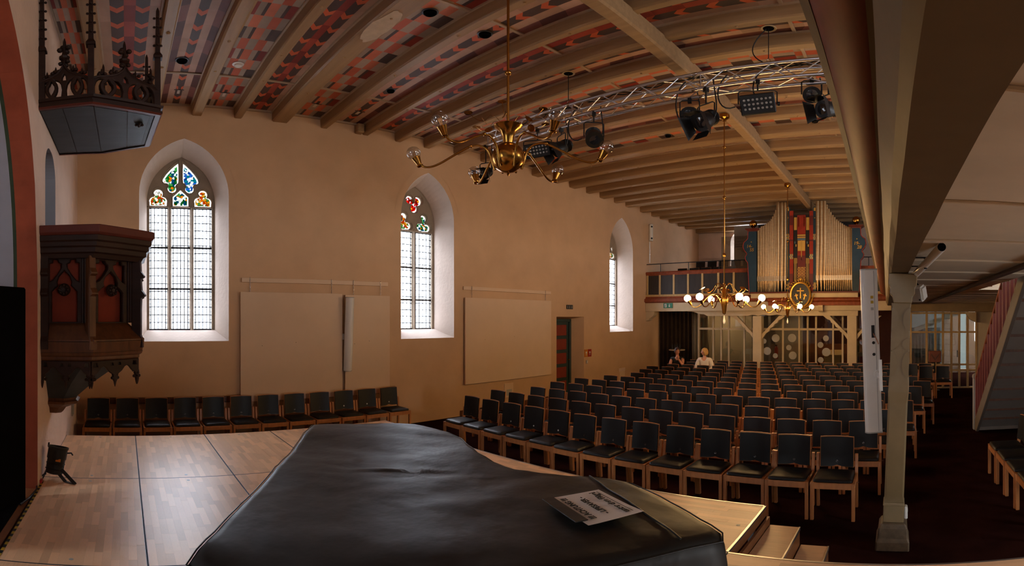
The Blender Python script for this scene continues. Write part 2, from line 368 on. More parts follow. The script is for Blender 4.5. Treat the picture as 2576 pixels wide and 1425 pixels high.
# ---- windows: tracery, mullions, leaded panes
def circ(cx, cy_, r, n=20, a0=0): return [(cx+r*cos(a0+2*pi*i/n), cy_+r*sin(a0+2*pi*i/n)) for i in range(n)]
def lobes(cx, cy_, cs, n=48):
    out = []
    for i in range(n):
        t = 2*pi*i/n; dx, dy = cos(t), sin(t); best = .001
        for (ox, oy, r) in cs:
            bq = ox*dx+oy*dy; di = bq*bq-(ox*ox+oy*oy-r*r)
            if di >= 0: best = max(best, bq+sqrt(di))
        out.append((cx+best*dx, cy_+best*dy))
    return out
def shrink(poly, k):
    cx = sum(p[0] for p in poly)/len(poly); cy_ = sum(p[1] for p in poly)/len(poly)
    return [(cx+(p[0]-cx)*k, cy_+(p[1]-cy_)*k) for p in poly]
PAL = [clear('stained_glass_green', (255,255,255), 1, .25, .03, voro=[(40,140,80),(235,240,235),(220,160,40),(250,250,245),(20,120,150),(120,190,130)]),
       clear('stained_glass_red', (255,255,255), 1, .25, .03, voro=[(200,30,40),(240,230,230),(150,20,30),(240,180,60),(230,60,40),(250,245,240)]),
       clear('stained_glass_blue', (255,255,255), 1, .25, .03, voro=[(60,120,190),(240,245,250),(30,160,170),(250,250,250),(90,150,210),(230,235,240)]),
       clear('stained_glass_amber', (255,255,255), 1, .25, .03, voro=[(220,150,50),(245,240,230),(200,110,40),(120,170,120),(250,245,240),(230,190,90)])]
WBEAD = clear('white_edge_glass', (250,250,250), .25, .1, .03)
GX = WX-.60
def window(i, q):
    n = q['lights']; wn = thing('window_%d' % (i+1), None, None, (GX, q['uc'], 0))
    struct(wn, ['tall pointed three-light leaded window beside the pulpit', 'tall pointed two-light leaded window between the white wall boards', 'farthest pointed two-light leaded window beyond the side door'][i])
    wi = q['wi']; base = q['si']
    zt = q['hi']-.10 if n == 3 else q['hi']-.18          # iron bar where the plain lights end
    mw = .085                                             # mullion width
    lw = (2*wi-.10-(n-1)*mw)/n
    cs = [-wi+.05+lw/2+k*(lw+mw) for k in range(n)]
    # plate frame: local x = u (along +Y), local y = z, plate faces the room (+X)
    M = frame((0,0,0), (0,1,0), (0,0,1))
    out = [(u-q['uc'], z) for u, z in outline(q['uc'], wi+.02, zt, q['hi'], q['ai']+.02)]
    holes = []; pal = []
    H = q['ai']-zt
    if n == 3:
        for k in (0, 2):
            h = lobes(cs[k], zt+.19, [(0,.09,.085), (-.075,-.06,.09), (.075,-.06,.09), (-.09,-.14,.07), (.09,-.14,.07), (0,-.1,.1)]); h = [(x, max(y, zt+.035)) for x, y in h]
            holes.append(h); pal.append(PAL[3])
        holes.append([(cs[1]-lw/2+.02, zt+.035), (cs[1]+lw/2-.02, zt+.035), (cs[1]+lw/2-.02, zt+.22), (cs[1], zt+.36), (cs[1]-lw/2+.02, zt+.22)]); pal.append(PAL[0])
        for s_, p in ((-1, PAL[0]), (1, PAL[2])):
            holes.append([(s_*x, zt+y) for x, y in [(.045,.90),(.10,.855),(.18,.775),(.26,.68),(.325,.58),(.335,.52),(.30,.475),(.24,.465),(.225,.435),(.245,.395),(.24,.345),(.205,.305),(.16,.295),(.115,.31),(.085,.35),(.085,.40),(.105,.435),(.085,.465),(.05,.49),(.04,.56),(.04,.75)]][::s_]); pal.append(p)
    else:
        for k in range(2):
            h = lobes(cs[k], zt+.20, [(0,.13,.085), (-.10,-.07,.09), (.10,-.07,.09), (0,-.08,.10), (0,.03,.06)]); h = [(x, max(y, zt+.035)) for x, y in h]
            holes.append(h); pal.append(PAL[0 if (k+i) % 2 == 0 else 3])
        holes.append(lobes(0, zt+.66, [(-.105,.065,.105), (.105,.065,.105), (0,-.11,.10)])); pal.append(PAL[1])
    plate_obj('tracery', out, holes, .12, .022, M, STONE, wn)
    # raised circular / ogee moulding ribs on the tracery
    mb = MB()
    for h, p in zip(holes, pal):
        if p: mb.tube([(.062, x, y) for x, y in shrink(h, 1.16 if len(h) > 20 else 1.12)], .012, 6, closed=True)
    mb.build('tracery_moulding', STONE, wn, smooth=True)
    for h, p in zip(holes, pal):
        if p is None: continue
        g = MB(); g.prism(shrink(h, .86), -.004, .004, M @ Matrix.Translation((0,0,-.02))); g.build('stained_glass', p, wn)
        g = MB(); a_ = shrink(h, .86); b_ = shrink(h, 1.01)
        g.loft([[M @ V((x,y,-.02)) for x, y in a_], [M @ V((x,y,-.02)) for x, y in b_]], caps=False); g.build('glass_bead_border', WBEAD, wn)
    # jamb frame and mullions
    mb = MB()
    for s_ in (-1, 1): mb.bx(-.06, .06, s_*(wi-.022)-.03, s_*(wi-.022)+.03, base-.02, zt)
    mb.build('jamb_stone', STONE, wn)
    for k in range(n-1):
        u = cs[k]+lw/2+mw/2
        mb = MB(); mb.prism([(-.07,-mw/2+.012),(-.01,-mw/2),(.05,-.018),(.075,-.012),(.075,.012),(.05,.018),(-.01,mw/2),(-.07,mw/2-.012)], base-.03, zt+.06, Matrix.Translation((0,u,0)))
        mb.build('mullion', STONE, wn)
    # plain leaded lights
    rows = 16 if n == 3 else 15; b0 = .030
    ph = (zt-base)/rows; pw = (lw-2*b0)/4
    pane = MB().bx(-.002, .002, -pw/2+.003, pw/2-.003, -ph/2+.003, ph/2-.003).mesh('pane', PANE)
    for c in cs:
        ld = MB(); bd = MB()
        for r in range(rows):
            zc = base+(r+.5)*ph
            for k in range(4): link('pane', pane, wn, (0, c-lw/2+b0+(k+.5)*pw, zc))
        for r in range(rows+1): ld.bx(-.005, .005, c-lw/2, c+lw/2, base+r*ph-.0078, base+r*ph+.0078)
        for k in range(5): u = c-lw/2+b0+k*pw; ld.bx(-.005, .005, u-.0078, u+.0078, base, zt)
        for r in range(rows*2):
            for s_ in (-1, 1): u = c+s_*(lw/2-b0/2); z = base+(r+.75)*ph/2; ld.bx(-.005, .005, u-b0/2, u+b0/2, z-.0048, z+.0048)
        for s_ in (-1, 1): u = c+s_*(lw/2-b0/2); bd.bx(-.002, .002, u-b0/2+.003, u+b0/2-.003, base, zt)
        ld.build('lead_lattice', LEAD, wn); bd.build('border_glass', PANEB, wn)
    cuts = [zt, base+.668*(zt-base), base+.333*(zt-base), base+.01] if n == 3 else [zt, base+.35*(zt-base)+.28*(zt-base), base+.30*(zt-base), base+.01]
    for z in cuts:
        for c in cs: MB().bx(-.02, .02, c-lw/2-.01, c+lw/2+.01, z-.018, z+.018).build('iron_bar', IRON, wn)
    pd = bpy.data.lights.new('window_portal', 'AREA'); pd.shape = 'RECTANGLE'; pd.size = 2*wi; pd.size_y = q['ai']-base; pd.cycles.is_portal = True
    po = bpy.data.objects.new('window_portal', pd); C.objects.link(po); po.location = (WX-.80, q['uc'], (q['ai']+base)/2); po.rotation_euler = (0, -pi/2, 0)
for i, q in enumerate(WIN): window(i, q)

# ---- chancel-arch wall on the left of the camera
AC, AW, AS = -1.8, 2.8, 2.6
arc = (AC-AW, AC+AW, lambda u: 0.0, lambda u: AS+sqrt(max(AW*AW-(u-AC)**2, 0)))
nich = op_arch(-5.42, .375, 2.0, 3.82, 4.15)
mb = MB(); wall_sheet(mb, WX-.8, RX, 0, CZ+.1, [arc, nich], lambda u, z: (u, EY, z), 40)
wall_sheet(mb, WX-.8, RX, 0, CZ+.1, [arc], lambda u, z: (u, EY-.75, z), 40)
wallA = mb.build('wall_east', PLASTER2); struct(wallA, 'pale plastered wall behind the pulpit with the chancel arch')
pts = [(AC-AW, 0), (AC-AW, 1.5)]+[(AC-AW*cos(pi*i/40), AS+AW*sin(pi*i/40)) for i in range(41)]+[(AC+AW, 1.5), (AC+AW, 0)]
def soff(name, y0, y1, m, off=0.0):
    b_ = MB(); sh = lambda p: (p[0]+(off if p[0] < AC else -off), p[1])
    b_.loft([[(sh(p)[0], y0, p[1]) for p in pts], [(sh(p)[0], y1, p[1]) for p in pts]], closed=False, caps=False); b_.build(name, m, wallA)
soff('red_arch_band', EY, EY-.20, ARCHRED); soff('green_arch_line', EY-.20, EY-.235, ARCHGRN); soff('grey_arch_soffit', EY-.235, EY-.75, GREYW)
b_ = MB(); nz_ = outline(-5.42, .375, 2.0, 3.82, 4.15)
b_.loft([[(x, EY, z) for x, z in nz_], [(x, EY-.5, z) for x, z in nz_]], caps=False); b_.add([(x, EY-.5, z) for x, z in nz_], [tuple(range(len(nz_)))]); b_.build('niche_recess', GREYW, wallA)
# chancel behind the arch (out of view but for a sliver)
ch = MB(); YC = -9.0
cw = [op_arch(-2.0, .5, 2.6, 5.0, 5.6)]  # unseen window opening, added for a little fill light from behind
wall_sheet(ch, -6.6, 2.6, 0, 7, cw, lambda u, z: (u, YC, z))
wall_sheet(ch, YC, EY-.75, 0, 7, [], lambda u, z: (-6.6, u, z))
wall_sheet(ch, YC, EY-.75, 0, 7, [], lambda u, z: (2.6, u, z))
ch.add([(-6.6,YC,7),(2.6,YC,7),(2.6,EY-.75,7),(-6.6,EY-.75,7)], [(0,1,2,3)])
struct(ch.build('chancel_wall', GREYW), 'blue-grey chancel wall seen through the arch at the left edge')
struct(MB().bx(-6.6, 2.6, YC, EY-.02, .3, .515).build('chancel_floor', mat('chancel_board_floor', (150,96,58), .4, var=.2, stretch=(1,8,1))), 'orange-brown board floor inside the chancel arch')
for (lx, ly, lz, sx, sy, rot) in [(-2.0,YC,4.05,1.1,3.0,(pi/2,0,0))]+[(RX,y_,4.7,1.8,1.2,(0,pi/2,0)) for y_ in (2.5,7.0,11.5)]+[(RX,y_,1.55,1.3,.9,(0,pi/2,0)) for y_ in (2.65,)]:  # sampling portals for the unseen openings added as fill light
    pd = bpy.data.lights.new('window_portal', 'AREA'); pd.shape = 'RECTANGLE'; pd.size = sx; pd.size_y = sy; pd.cycles.is_portal = True
    po = bpy.data.objects.new('window_portal', pd); C.objects.link(po); po.location = (lx, ly, lz); po.rotation_euler = rot
# ---- right and west walls
mb = MB(); wall_sheet(mb, -1.6, WYW, 0, CZ+.1, [op_arch(y, .6, 3.8, 4.9, 5.6) for y in (2.5, 7.0, 11.5)]+[op_rect(y, y+.9, .9, 2.2) for y in (2.2,)], lambda u, z: (RX, u, z))  # unseen window openings added to light the left wall and gallery soffit
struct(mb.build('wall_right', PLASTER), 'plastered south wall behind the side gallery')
mb = MB(); wall_sheet(mb, WX-.8, RX, 0, CZ+.1, [op_arch(-6.35, .66, 4.25, 5.5, 6.05), op_rect(2.58, 2.84, .15, 2.4), op_rect(3.3, 4.4, .15, 2.4)], lambda u, z: (u, WYW, z))  # the wide right-hand opening is hidden, added to spill daylight into the lobby
pd = bpy.data.lights.new('window_portal', 'AREA'); pd.shape = 'RECTANGLE'; pd.size = 1.1; pd.size_y = 2.25; pd.cycles.is_portal = True
po = bpy.data.objects.new('window_portal', pd); C.objects.link(po); po.location = (3.85, WYW+.02, 1.28); po.rotation_euler = (-pi/2, 0, pi)
FROST_ = MB().bx(2.55,2.87,WYW+.01,WYW+.016,.15,2.4)
wallW = mb.build('wall_west', PLASTER2); struct(wallW, 'white plastered west wall behind the balcony')
FROST_.build('frosted_pane', FROST, wallW)
a = outline(-6.35, .66, 4.25, 5.5, 6.05); b = outline(-6.35, .5, 4.35, 5.45, 5.9)
MB().loft([[(u, WYW, z) for u, z in a], [(u, WYW+.5, z) for u, z in b]], caps=False).build('window_reveal', PLASTER2, wallW)
pd = bpy.data.lights.new('window_portal', 'AREA'); pd.shape = 'RECTANGLE'; pd.size = 1.1; pd.size_y = 1.6; pd.cycles.is_portal = True
po = bpy.data.objects.new('window_portal', pd); C.objects.link(po); po.location = (-6.35, WYW+.52, 5.1); po.rotation_euler = (-pi/2, 0, pi)
w4 = thing('window_4', None, None, (-6.35, WYW+.45, 0)); struct(w4, 'bright round-headed window high behind the balcony chairs')
for k in range(3):
    for j in range(5): MB().bx(-.5+.335*k, -.5+.335*k+.32, -.003, .003, 4.36+.31*j, 4.36+.31*j+.295).build('pane', PANE, w4)
mb = MB()
for k in range(4): mb.bx(-.52+.335*k, -.5+.335*k+.005, -.012, .012, 4.3, 5.95)
for j in range(6): mb.bx(-.52, .52, -.012, .012, 4.335+.31*j, 4.36+.31*j)
mb.build('glazing_bars', STONE, w4)
bs = MB().bx(WX, WX+.02, 6.9, 10.2, 0, .13).build('baseboard_left', OAK2); struct(bs, 'brown skirting board along the left wall')

# ---- ceiling: slab, painted bays, transverse beams, long beam
cl = MB().bx(WX-.8, RX, EY-.8, WYW+.3, CZ+.02, CZ+.2).build('ceiling', PLASTER2); struct(cl, 'painted timber ceiling with transverse beams')
BEAMS = [(-.50,.18),(.42,.16),(1.156,.18),(1.913,.15),(2.62,.30),(3.57,.15),(4.45,.14),(5.20,.15),(5.91,.16),(6.72,.16),(7.50,.16),(8.35,.17),(9.26,.26),(10.13,.17),(10.80,.28),(11.60,.18),(12.30,.27),(13.10,.18),(13.80,.24),(14.76,.24),(15.57,.18),(16.25,.2),(16.98,.26),(17.80,.18),(18.50,.22),(19.62,.3)]
BZ = EYE+3.78
bolt = MB().lathe([(.028,0),(.030,-.008),(.016,-.014),(.016,-.028),(.004,-.032)], 8).mesh('bolt', BEAMW, smooth=True)
for k, (y, wd) in enumerate(BEAMS):
    mb = MB(); n = 12; rg = []
    for j in range(n+1):                                  # slightly wavering hewn timber with softened lower edges
        x = WX+(RX-WX)*j/n; d = lambda: random.uniform(-.008, .008); z0 = BZ+d(); e = .022
        rg.append([(x,y+d(),CZ+.02),(x,y+d(),z0+e),(x,y+e+d(),z0),(x,y+wd-e+d(),z0),(x,y+wd+d(),z0+e),(x,y+wd+d(),CZ+.02)])
    mb.loft(rg); bo = mb.build('ceiling_beam', BEAMW, cl)
    for x in (-6.9, -5.9, -4.7, -3.6, -1.6): link('bolt', bolt, bo, (x+random.uniform(-.2,.2), y+wd/2, BZ+.008))
# painted boards between the beams: the paint is a pattern of flat colour fields
TERR = [(200,104,70),(188,92,62),(206,116,82)]; RED_ = [(140,50,36),(124,42,32)]; DRK = [(86,64,55),(76,57,50)]; GRY = [(168,146,126),(176,152,132),(156,136,118)]
PAL_ = [(184,146,122),(172,136,112),(190,150,128)]; ORG = [(206,96,56)]; BRN = [(92,50,42),(128,74,60),(146,86,68),(108,58,48)]; WHT = [(206,190,172)]
def bay(y0, y1, typ, k):
    vs, fs, cs = [], [], []
    W = y1-y0; Lc = .31 if typ == 'A' else .39
    def q(poly, c):
        n = len(vs); vs.extend((x, y0+v*W, CZ-.001) for x, v in poly); fs.append(tuple(range(n, n+len(poly)))); cs.append(lin(c))
    N = int((RX-WX)/Lc)+2
    R = random.Random(k)
    for i in range(N):
        x0 = WX+i*Lc; x1 = min(x0+Lc, RX)
        if x0 >= RX: break
        if typ == 'A':
            ed = [0,.2,.4,.6,.8,1]
            for j in range(5):
                c = R.choice(TERR) if (i+j) % 2 == 0 else R.choice(GRY)
                if j in (0, 4) and i % 2 == 0: c = R.choice(RED_ if (i//2+j) % 2 else DRK)
                if (i+j) % 2 and j in (1, 3):
                    m = ed[j]+.13; q([(x0,ed[j]),(x1,ed[j]),(x1,m),(x0,m)], c); q([(x0,m),(x1,m),(x1,ed[j+1]),(x0,ed[j+1])], R.choice(DRK))
                else: q([(x0,ed[j]),(x1,ed[j]),(x1,ed[j+1]),(x0,ed[j+1])], c)
        else:
            if typ == 'B1': cols = [('zig',0,.22),('pal',.22,.40),('chev',.40,.60),('pal',.60,.78),('zig2',.78,1)]
            else: cols = [('pal',0,.2),('chev',.2,.41),('sq',.41,.59),('chev',.59,.8),('pal',.8,1)]
            for kind, a, b in cols:
                m = (a+b)/2; s_ = .075
                if kind == 'pal': q([(x0,a),(x1,a),(x1,b),(x0,b)], R.choice(PAL_ if typ == 'B1' else PAL_[:2]))
                elif kind == 'sq': q([(x0,a),(x1,a),(x1,b),(x0,b)], R.choice(RED_) if i % 2 else (168,70,50))
                elif kind in ('zig', 'zig2'):
                    t = s_ if kind == 'zig' else -s_; t0 = 0 if i == 0 else t; t1 = 0 if x1 >= RX else t
                    q([(x0,a),(x1,a),(x1+t1,b),(x0+t0,b)], BRN[i % 2] if R.random() < .8 else R.choice(BRN))
                else:
                    xm = x0+(x1-x0)*.72; e0 = 0 if i == 0 else -s_; e1 = 0 if x1 >= RX else -s_; em = -s_
                    for (ya, yb, f) in ((a, m, 0), (m, b, 1)):
                        pa = lambda x, e: (x, ya) if not f else (x+e, ya)
                        pb = lambda x, e: (x+e, yb) if not f else (x, yb)
                        q([pa(x0,e0), pa(xm,em), pb(xm,em), pb(x0,e0)], DRK[i % 2]); q([pa(xm,em), pa(x1,e1), pb(x1,e1), pb(xm,em)], ORG[0])
    # white cross motif near the wall end
    if typ != 'B2':
        xc = WX+.62
        for (a, b, c, d, col) in ((-.16,.02,.46,.54,WHT[0]),(-.02,.02,.36,.64,DRK[0]),(.0,.12,.46,.54,DRK[1])):
            n = len(vs); vs.extend([(xc+a, y0+c*W, CZ-.003),(xc+b, y0+c*W, CZ-.003),(xc+b, y0+d*W, CZ-.003),(xc+a, y0+d*W, CZ-.003)]); fs.append((n,n+1,n+2,n+3)); cs.append(lin(col))
    me = bpy.data.meshes.new('painted_bay'); me.from_pydata(vs, [], fs); me.materials.append(CEILP)
    at = me.attributes.new('pat', 'FLOAT_COLOR', 'FACE')
    at.data.foreach_set('color', [x for c in cs for x in c])
    link('painted_bay', me, cl)
    mb = MB()
    for x in (-7.23, -4.21, -1.24, 1.76): mb.bx(x-.022, x+.022, y0, y1, CZ-.022, CZ)
    for yy in (y0+.012, y1-.012): mb.bx(WX, RX, yy-.014, yy+.014, CZ-.03, CZ)
    mb.bx(WX, WX+.04, y0, y1, CZ-.04, CZ); mb.build('cover_batten', TRIMW, cl)
TY = ['A','B2','B1','A','B2','A','B1','B2','B1','A','B2','B1','A','B2','B1']
ed = [(EY, EY)]+[(y, y+wd) for y, wd in BEAMS]+[(WYW, WYW)]
for k in range(len(ed)-1):
    if ed[k+1][0]-ed[k][1] > .05: bay(ed[k][1], ed[k+1][0], TY[k % len(TY)], k)
for (ya, yb, dx, nm) in ((EY, 2.45, .025, 0), (2.45, 9.0, 0, 1), (9.0, WYW, -.015, 2)):
    mb = MB(); rg = []; n = 10
    for j in range(n+1):
        y = ya+(yb-ya)*j/n; d = random.uniform(-.006,.006); z = EYE+3.55; x0 = -2.84-dx+d; x1 = -2.65+dx+d; e = .025
        rg.append([(x0,y,BZ+.03),(x0,y,z+e),(x0+e,y,z),(x1-e,y,z),(x1,y,z+e),(x1,y,BZ+.03)])
    mb.loft(rg).build('long_beam', BEAMW, cl)

# bare plaster patch on the broad beam and a little corbel under one beam end
pc_ = onZ(962, 68, BZ-.004); R_ = random.Random(3); pp_ = []
for i in range(22):
    t_ = 2*pi*i/22; pp_.append((pc_.x+(.42+.05*R_.uniform(-1,1))*cos(t_), 2.77+(.125+.018*R_.uniform(-1,1))*sin(t_)))
MB().prism(pp_, BZ-.012, BZ+.006).build('plaster_patch', mat('bare_plaster', (196,176,152), .9, var=.12, scale=9, bump=.3), cl)
MB().bx(WX, WX+.16, 4.28, 4.43, BZ-.01, CZ-.03).build('beam_corbel', BEAMW, cl, bev=.02)
# ================================================================ STAGE
SZ = .53
XR = [-6.88,-4.95,-3.02,-1.09,.84,2.77]; YC_ = [-.83+.972*i for i in range(6)]
strip = MB().bx(-.5,.5,-.5,.5,-1,0).mesh('floor_strip', PARQ)
cap = MB().lathe([(.016,0),(.016,.0012),(.010,.002)], 12).mesh('screw_cap', GREYP)
FASC = mat('stage_fascia_wood', (124,78,44), .4, var=.2, stretch=(1,4,1))
names = ['left wall', 'second row from the left wall', 'middle', 'right', 'far right']
for r in range(5):
    for c in range(5):
        if r >= 3 and c == 4: continue
        x0, x1, y0, y1 = XR[r]+.003, XR[r+1]-.003, YC_[c]+.003, YC_[c+1]-.003
        lab = 'beech stage deck, %s across from the chancel arch, %s out from the left wall' % (ordn(c), ordn(r))
        t = thing('stage_deck', lab, 'stage deck', ((x0+x1)/2, (y0+y1)/2, 0), 0, 'stage decks')
        hx, hy = (x1-x0)/2, (y1-y0)/2
        MB().bx(-hx+.001, hx-.001, -hy+.001, hy-.001, SZ-.10, SZ-.0205).build('deck_board', FASC, t)
        mb = MB()
        for s_ in (-1, 1): mb.bx(s_*hx-.002*(s_+1), s_*hx+.002*(1-s_), -hy, hy, SZ-.02, SZ); mb.bx(-hx+.004, hx-.004, s_*hy-.002*(s_+1), s_*hy+.002*(1-s_), SZ-.02, SZ)
        mb.build('edge_profile', ALUD, t)
        MB().bx(-hx+.004, hx-.004, -hy+.004, hy-.004, SZ-.0205, SZ-.004).build('deck_core', FASC, t)
        if (r <= 2 and c == 4) or (r >= 3 and c == 3): MB().bx(-hx, hx, hy-.016, hy+.002, SZ+.0004, SZ+.0024).build('edge_nosing', ALU, t)
        if r == 2 and c == 4: MB().bx(hx-.016, hx+.002, -hy, hy, SZ+.0004, SZ+.0024).build('edge_nosing', ALU, t)
        for sx in (-1, 1):
            for sy in (-1, 1): MB().bx(sx*(hx-.1)-.025, sx*(hx-.1)+.025, sy*(hy-.1)-.025, sy*(hy-.1)+.025, 0, SZ-.09).build('leg', ALU, t)
        for sx in (-1, 1):
            o = link('screw_cap', cap, t, (sx*(hx-.09), 0, SZ))
        rows = 17; sw = 2*(hy-.0045)/rows
        vis = (r <= 1) or (r == 2 and c >= 2) or (r >= 3 and c == 3)
        if not vis:
            MB().bx(-hx+.004, hx-.004, -hy+.004, hy-.004, SZ-.004, SZ).build('plain_board', PARQ, t); continue
        for k in range(rows):
            x = -hx+.0045; first = True
            while x < hx-.02:
                ln = random.uniform(.12, .4) if first else random.uniform(.27, .42); first = False
                xe = min(x+ln, hx-.0045)
                if hx-.0045-xe < .08: xe = hx-.0045
                o = link('floor_strip', strip, t, ((x+xe)/2, -hy+.0045+(k+.5)*sw, SZ+random.choice((-.0002,0,.0002))))
                o.scale = (xe-x-.0003, sw-.0003, .004); x = xe
# side boards of the stage
sb = thing('stage_skirt', 'brown wooden side board closing the stage edge above the steps', 'stage skirt', (-1.07, 3.55, 0))
MB().bx(-.010, .010, -.47, .47, 0, SZ-.10).build('skirt_board', FASC, sb)
MB().bx(-.012, .012, -.485, -.47, 0, SZ-.10).build('corner_strip', ALU, sb)
# two loose steps
for k, (xa, xb, z, lab) in enumerate(((-1.055, -.80, .353, 'upper wooden stage step, against the stage edge'), (-.79, -.56, .177, 'lower wooden stage step, the one nearest the timber post'))):
    t = thing('stage_step', lab, 'step', ((xa+xb)/2, 3.57, 0), 0, 'wooden steps beside the stage')
    hx = (xb-xa)/2
    MB().bx(-hx, hx, -.44, .44, z-.03, z).build('tread', PARQ, t, bev=.003)
    MB().bx(hx-.02, hx, -.44, .44, 0, z-.03).build('riser', FASC, t)
    for s_ in (-1, 1): MB().bx(-hx, hx-.02, s_*.43-.01, s_*.43+.01, 0, z-.03).build('side_board', FASC, t)
    MB().bx(hx-.006, hx+.006, -.442, .442, z-.03, z+.002).build('nosing', ALU, t)
# hazard tape along the left stage edge
tp = MB(); x = -4.82; i = 0
while x < -3.0: tp.bx(x, x+.05, EY+.006, EY+.028, SZ+.001, SZ+.0022, i % 2); x += .05; i += 1
tag(tp.build('hazard_tape', [YELLOW, INK]), 'yellow and black hazard tape along the stage edge by the arch', 'tape')

# ================================================================ PIANO under its cover
PO = V((-2.865, 1.147, 0)); Pu = V((.849,-.528,0)).normalized(); Pw = V((.528,.849,0)).normalized()
pn = thing('grand_piano', 'grand piano under a wrinkled black cover on the stage', 'piano', (0,0,SZ))
def PP(s, w, z): p = PO+Pu*s+Pw*w; return (p.x, p.y, z)
OUT = [(0,0),(-.05,.09),(-.09,.2),(-.105,.32),(-.105,.43),(-.08,.54),(-.03,.64),(.056,.75),(.16,.83),(.312,.89),(.5,.905),(.675,.925),(.83,.972),(.974,1.047),(1.06,1.14),(1.131,1.245),(1.165,1.33),(1.20,1.405),(1.27,1.45),(1.40,1.465),(1.6,1.47),(1.84,1.47),
       (1.88,1.44),(1.885,1.2),(1.89,.9),(1.895,.6),(1.90,.3),(1.905,.06),(1.87,.0),(1.6,0),(1.3,0),(1.0,0),(.7,0),(.35,0)]
def resamp(P, d):
    out = []
    for i in range(len(P)):
        a, b = V(P[i]), V(P[(i+1) % len(P)]); n = max(1, int((b-a).length/d))
        out += [tuple(a+(b-a)*j/n) for j in range(n)]
    return out
RO = resamp(OUT, .06); cen = (1.0, .62)
from mathutils import noise as mnoise
def topz(s, w):
    z = .997+.012*mnoise.noise(V((s*2.3,w*2.3,0)))+.006*mnoise.noise(V((s*7,w*4,3)))+.003*mnoise.noise(V((s*16,w*9,5)))
    z += .010*max(0, sin((s*1.0+w*.4)*9+2*mnoise.noise(V((s,w,9)))))**3*max(0, 1-abs(s-.35)/.5)
    if w > 1.31: z -= .012*(w-1.31)/.16+.002
    z -= .03*max(0, (s-1.72)/.18)**2
    z += .006*math.exp(-((s-.93)/.02)**2)
    return z
mb = MB(); rings = []
NR = 26
for j in range(NR, -1, -1):
    k = j/NR; k = 1-(1-k)**1.15
    rings.append([(cen[0]+(s-cen[0])*k*.995, cen[1]+(w-cen[1])*k*.995) for s, w in RO])
R3 = [[PP(s, w, topz(s, w)-(.012 if j == 0 else 0)) for s, w in rg] for j, rg in enumerate(rings)]
drop = []
for d, o in ((.05, 1.004), (.12, 1.010), (.22, 1.018), (.34, 1.026), (.46, 1.034), (.58, 1.040)):
    rg = []
    for q, (s, w) in enumerate(RO):
        fold = 1+.010*sin(q*1.3)*d*2.2+.006*mnoise.noise(V((q*.5,d*4,1)))
        rg.append(PP(cen[0]+(s-cen[0])*o*fold, cen[1]+(w-cen[1])*o*fold, topz(s, w)-d))
    drop.append(rg)
mb.loft(drop[::-1]+R3, caps=False); mb.build('piano_cover', LEATH, pn, smooth=60)
mb = MB(); mb.prism([(PO+Pu*s+Pw*w).to_2d() for s, w in [((s-1)*.96+1, (w-.62)*.96+.62) for s, w in OUT]], .55, .92); mb.build('piano_case', BLACK, pn)
for s, w in ((.25,.42),(1.55,.14),(1.55,1.30)):
    p = PO+Pu*s+Pw*w; MB().lathe([(.02,0),(.04,.02),(.035,.08),(.05,.3),(.06,.55)], 12, Matrix.Translation((p.x,p.y,0))).build('leg', BLACK, pn, smooth=True)
# seam ridge along the hinge and piping at the cover's edge
mb = MB(); mb.tube([PP(s, 1.31, topz(s, 1.309)+.003) for s in [1.16+.03*i for i in range(24)]], .0035, 6); mb.build('cover_seam', LEATH, pn, smooth=True)
mb = MB(); mb.tube([PP(cen[0]+(s-cen[0])*1.0, cen[1]+(w-cen[1])*1.0, topz(s,w)-.008) for s, w in RO], .0028, 6, closed=True); mb.build('cover_piping', LEATH, pn, smooth=True)
mb = MB(); p = PP(.36,.915,.86); mb.tube([(p[0]+.02*cos(t*.5), p[1]+.01, p[2]+.035*sin(t*.5)) for t in range(13)], .004, 6, closed=False); mb.build('cover_ring', STEEL, pn, smooth=True)
# laminated notice lying on the cover
zc = SZ+1.012
A_, B_, C_, D_ = [onZ(x, y, zc) for x, y in ((1382,1257),(1502,1233),(1622,1290),(1478,1325))]
sg = thing('notice_sheet', 'white printed notice sheet lying on the black piano cover', 'notice', tuple((A_+B_+C_+D_)/4))
O_ = (A_+B_+C_+D_)/4
ex = ((A_-D_)+(B_-C_)); ey = ((D_-C_)+(A_-B_)); Lx = ex.length/2; Ly = ey.length/2
Ms = frame((0,0,.0), ex, ey); exu = ex.normalized(); eyu = (ey-exu*ey.dot(exu)).normalized()
Ms = Matrix.Rotation(0,4,'Z') @ frame((0,0,0), exu, eyu)
mb = MB(); n = 12; vs = []
for j in range(n+1):
    for i in range(n+1):
        u = (i/n-.5)*Lx; v = (j/n-.5)*Ly; curl = .006*max(0, .5-(i/n))**2*3*max(0,(.8-j/n))
        p = Ms @ V((u, v, 0)); vs.append((p.x, p.y, .002+curl))
fs = [(j*(n+1)+i, j*(n+1)+i+1, (j+1)*(n+1)+i+1, (j+1)*(n+1)+i) for j in range(n) for i in range(n)]
mb.add(vs, fs); mb.build('paper_sheet', PAPER, sg, smooth=True)
Mt = Matrix.Translation((0,0,.0062)) @ Ms
for txt, vy, sz in (('!!! ACHTUNG !!!', .30, .030), ('- LIFESAVER -', .02, .031), ('unter dem Flügel', -.28, .033)):
    text_mesh('printed_line', txt, sz, INK, sg, Mt @ Matrix.Translation((0, vy*Ly, 0)), .0009)
p = MB(Mt); p.bx(-Lx*.41, Lx*.40, -.28*Ly-.021, -.28*Ly-.019, 0, .0006); p.build('underline', INK, sg)
mb = MB(Matrix.Translation((0,0,.006)) @ Ms); mb.bx(-Lx*.40, Lx*.46, Ly*.42, Ly*.64, 0, .004)
tag(mb.build('fabric_flap', LEATH, None, bev=.0015, loc=tuple(O_)), 'black fabric strip tucked over the edge of the notice sheet', 'fabric strip')

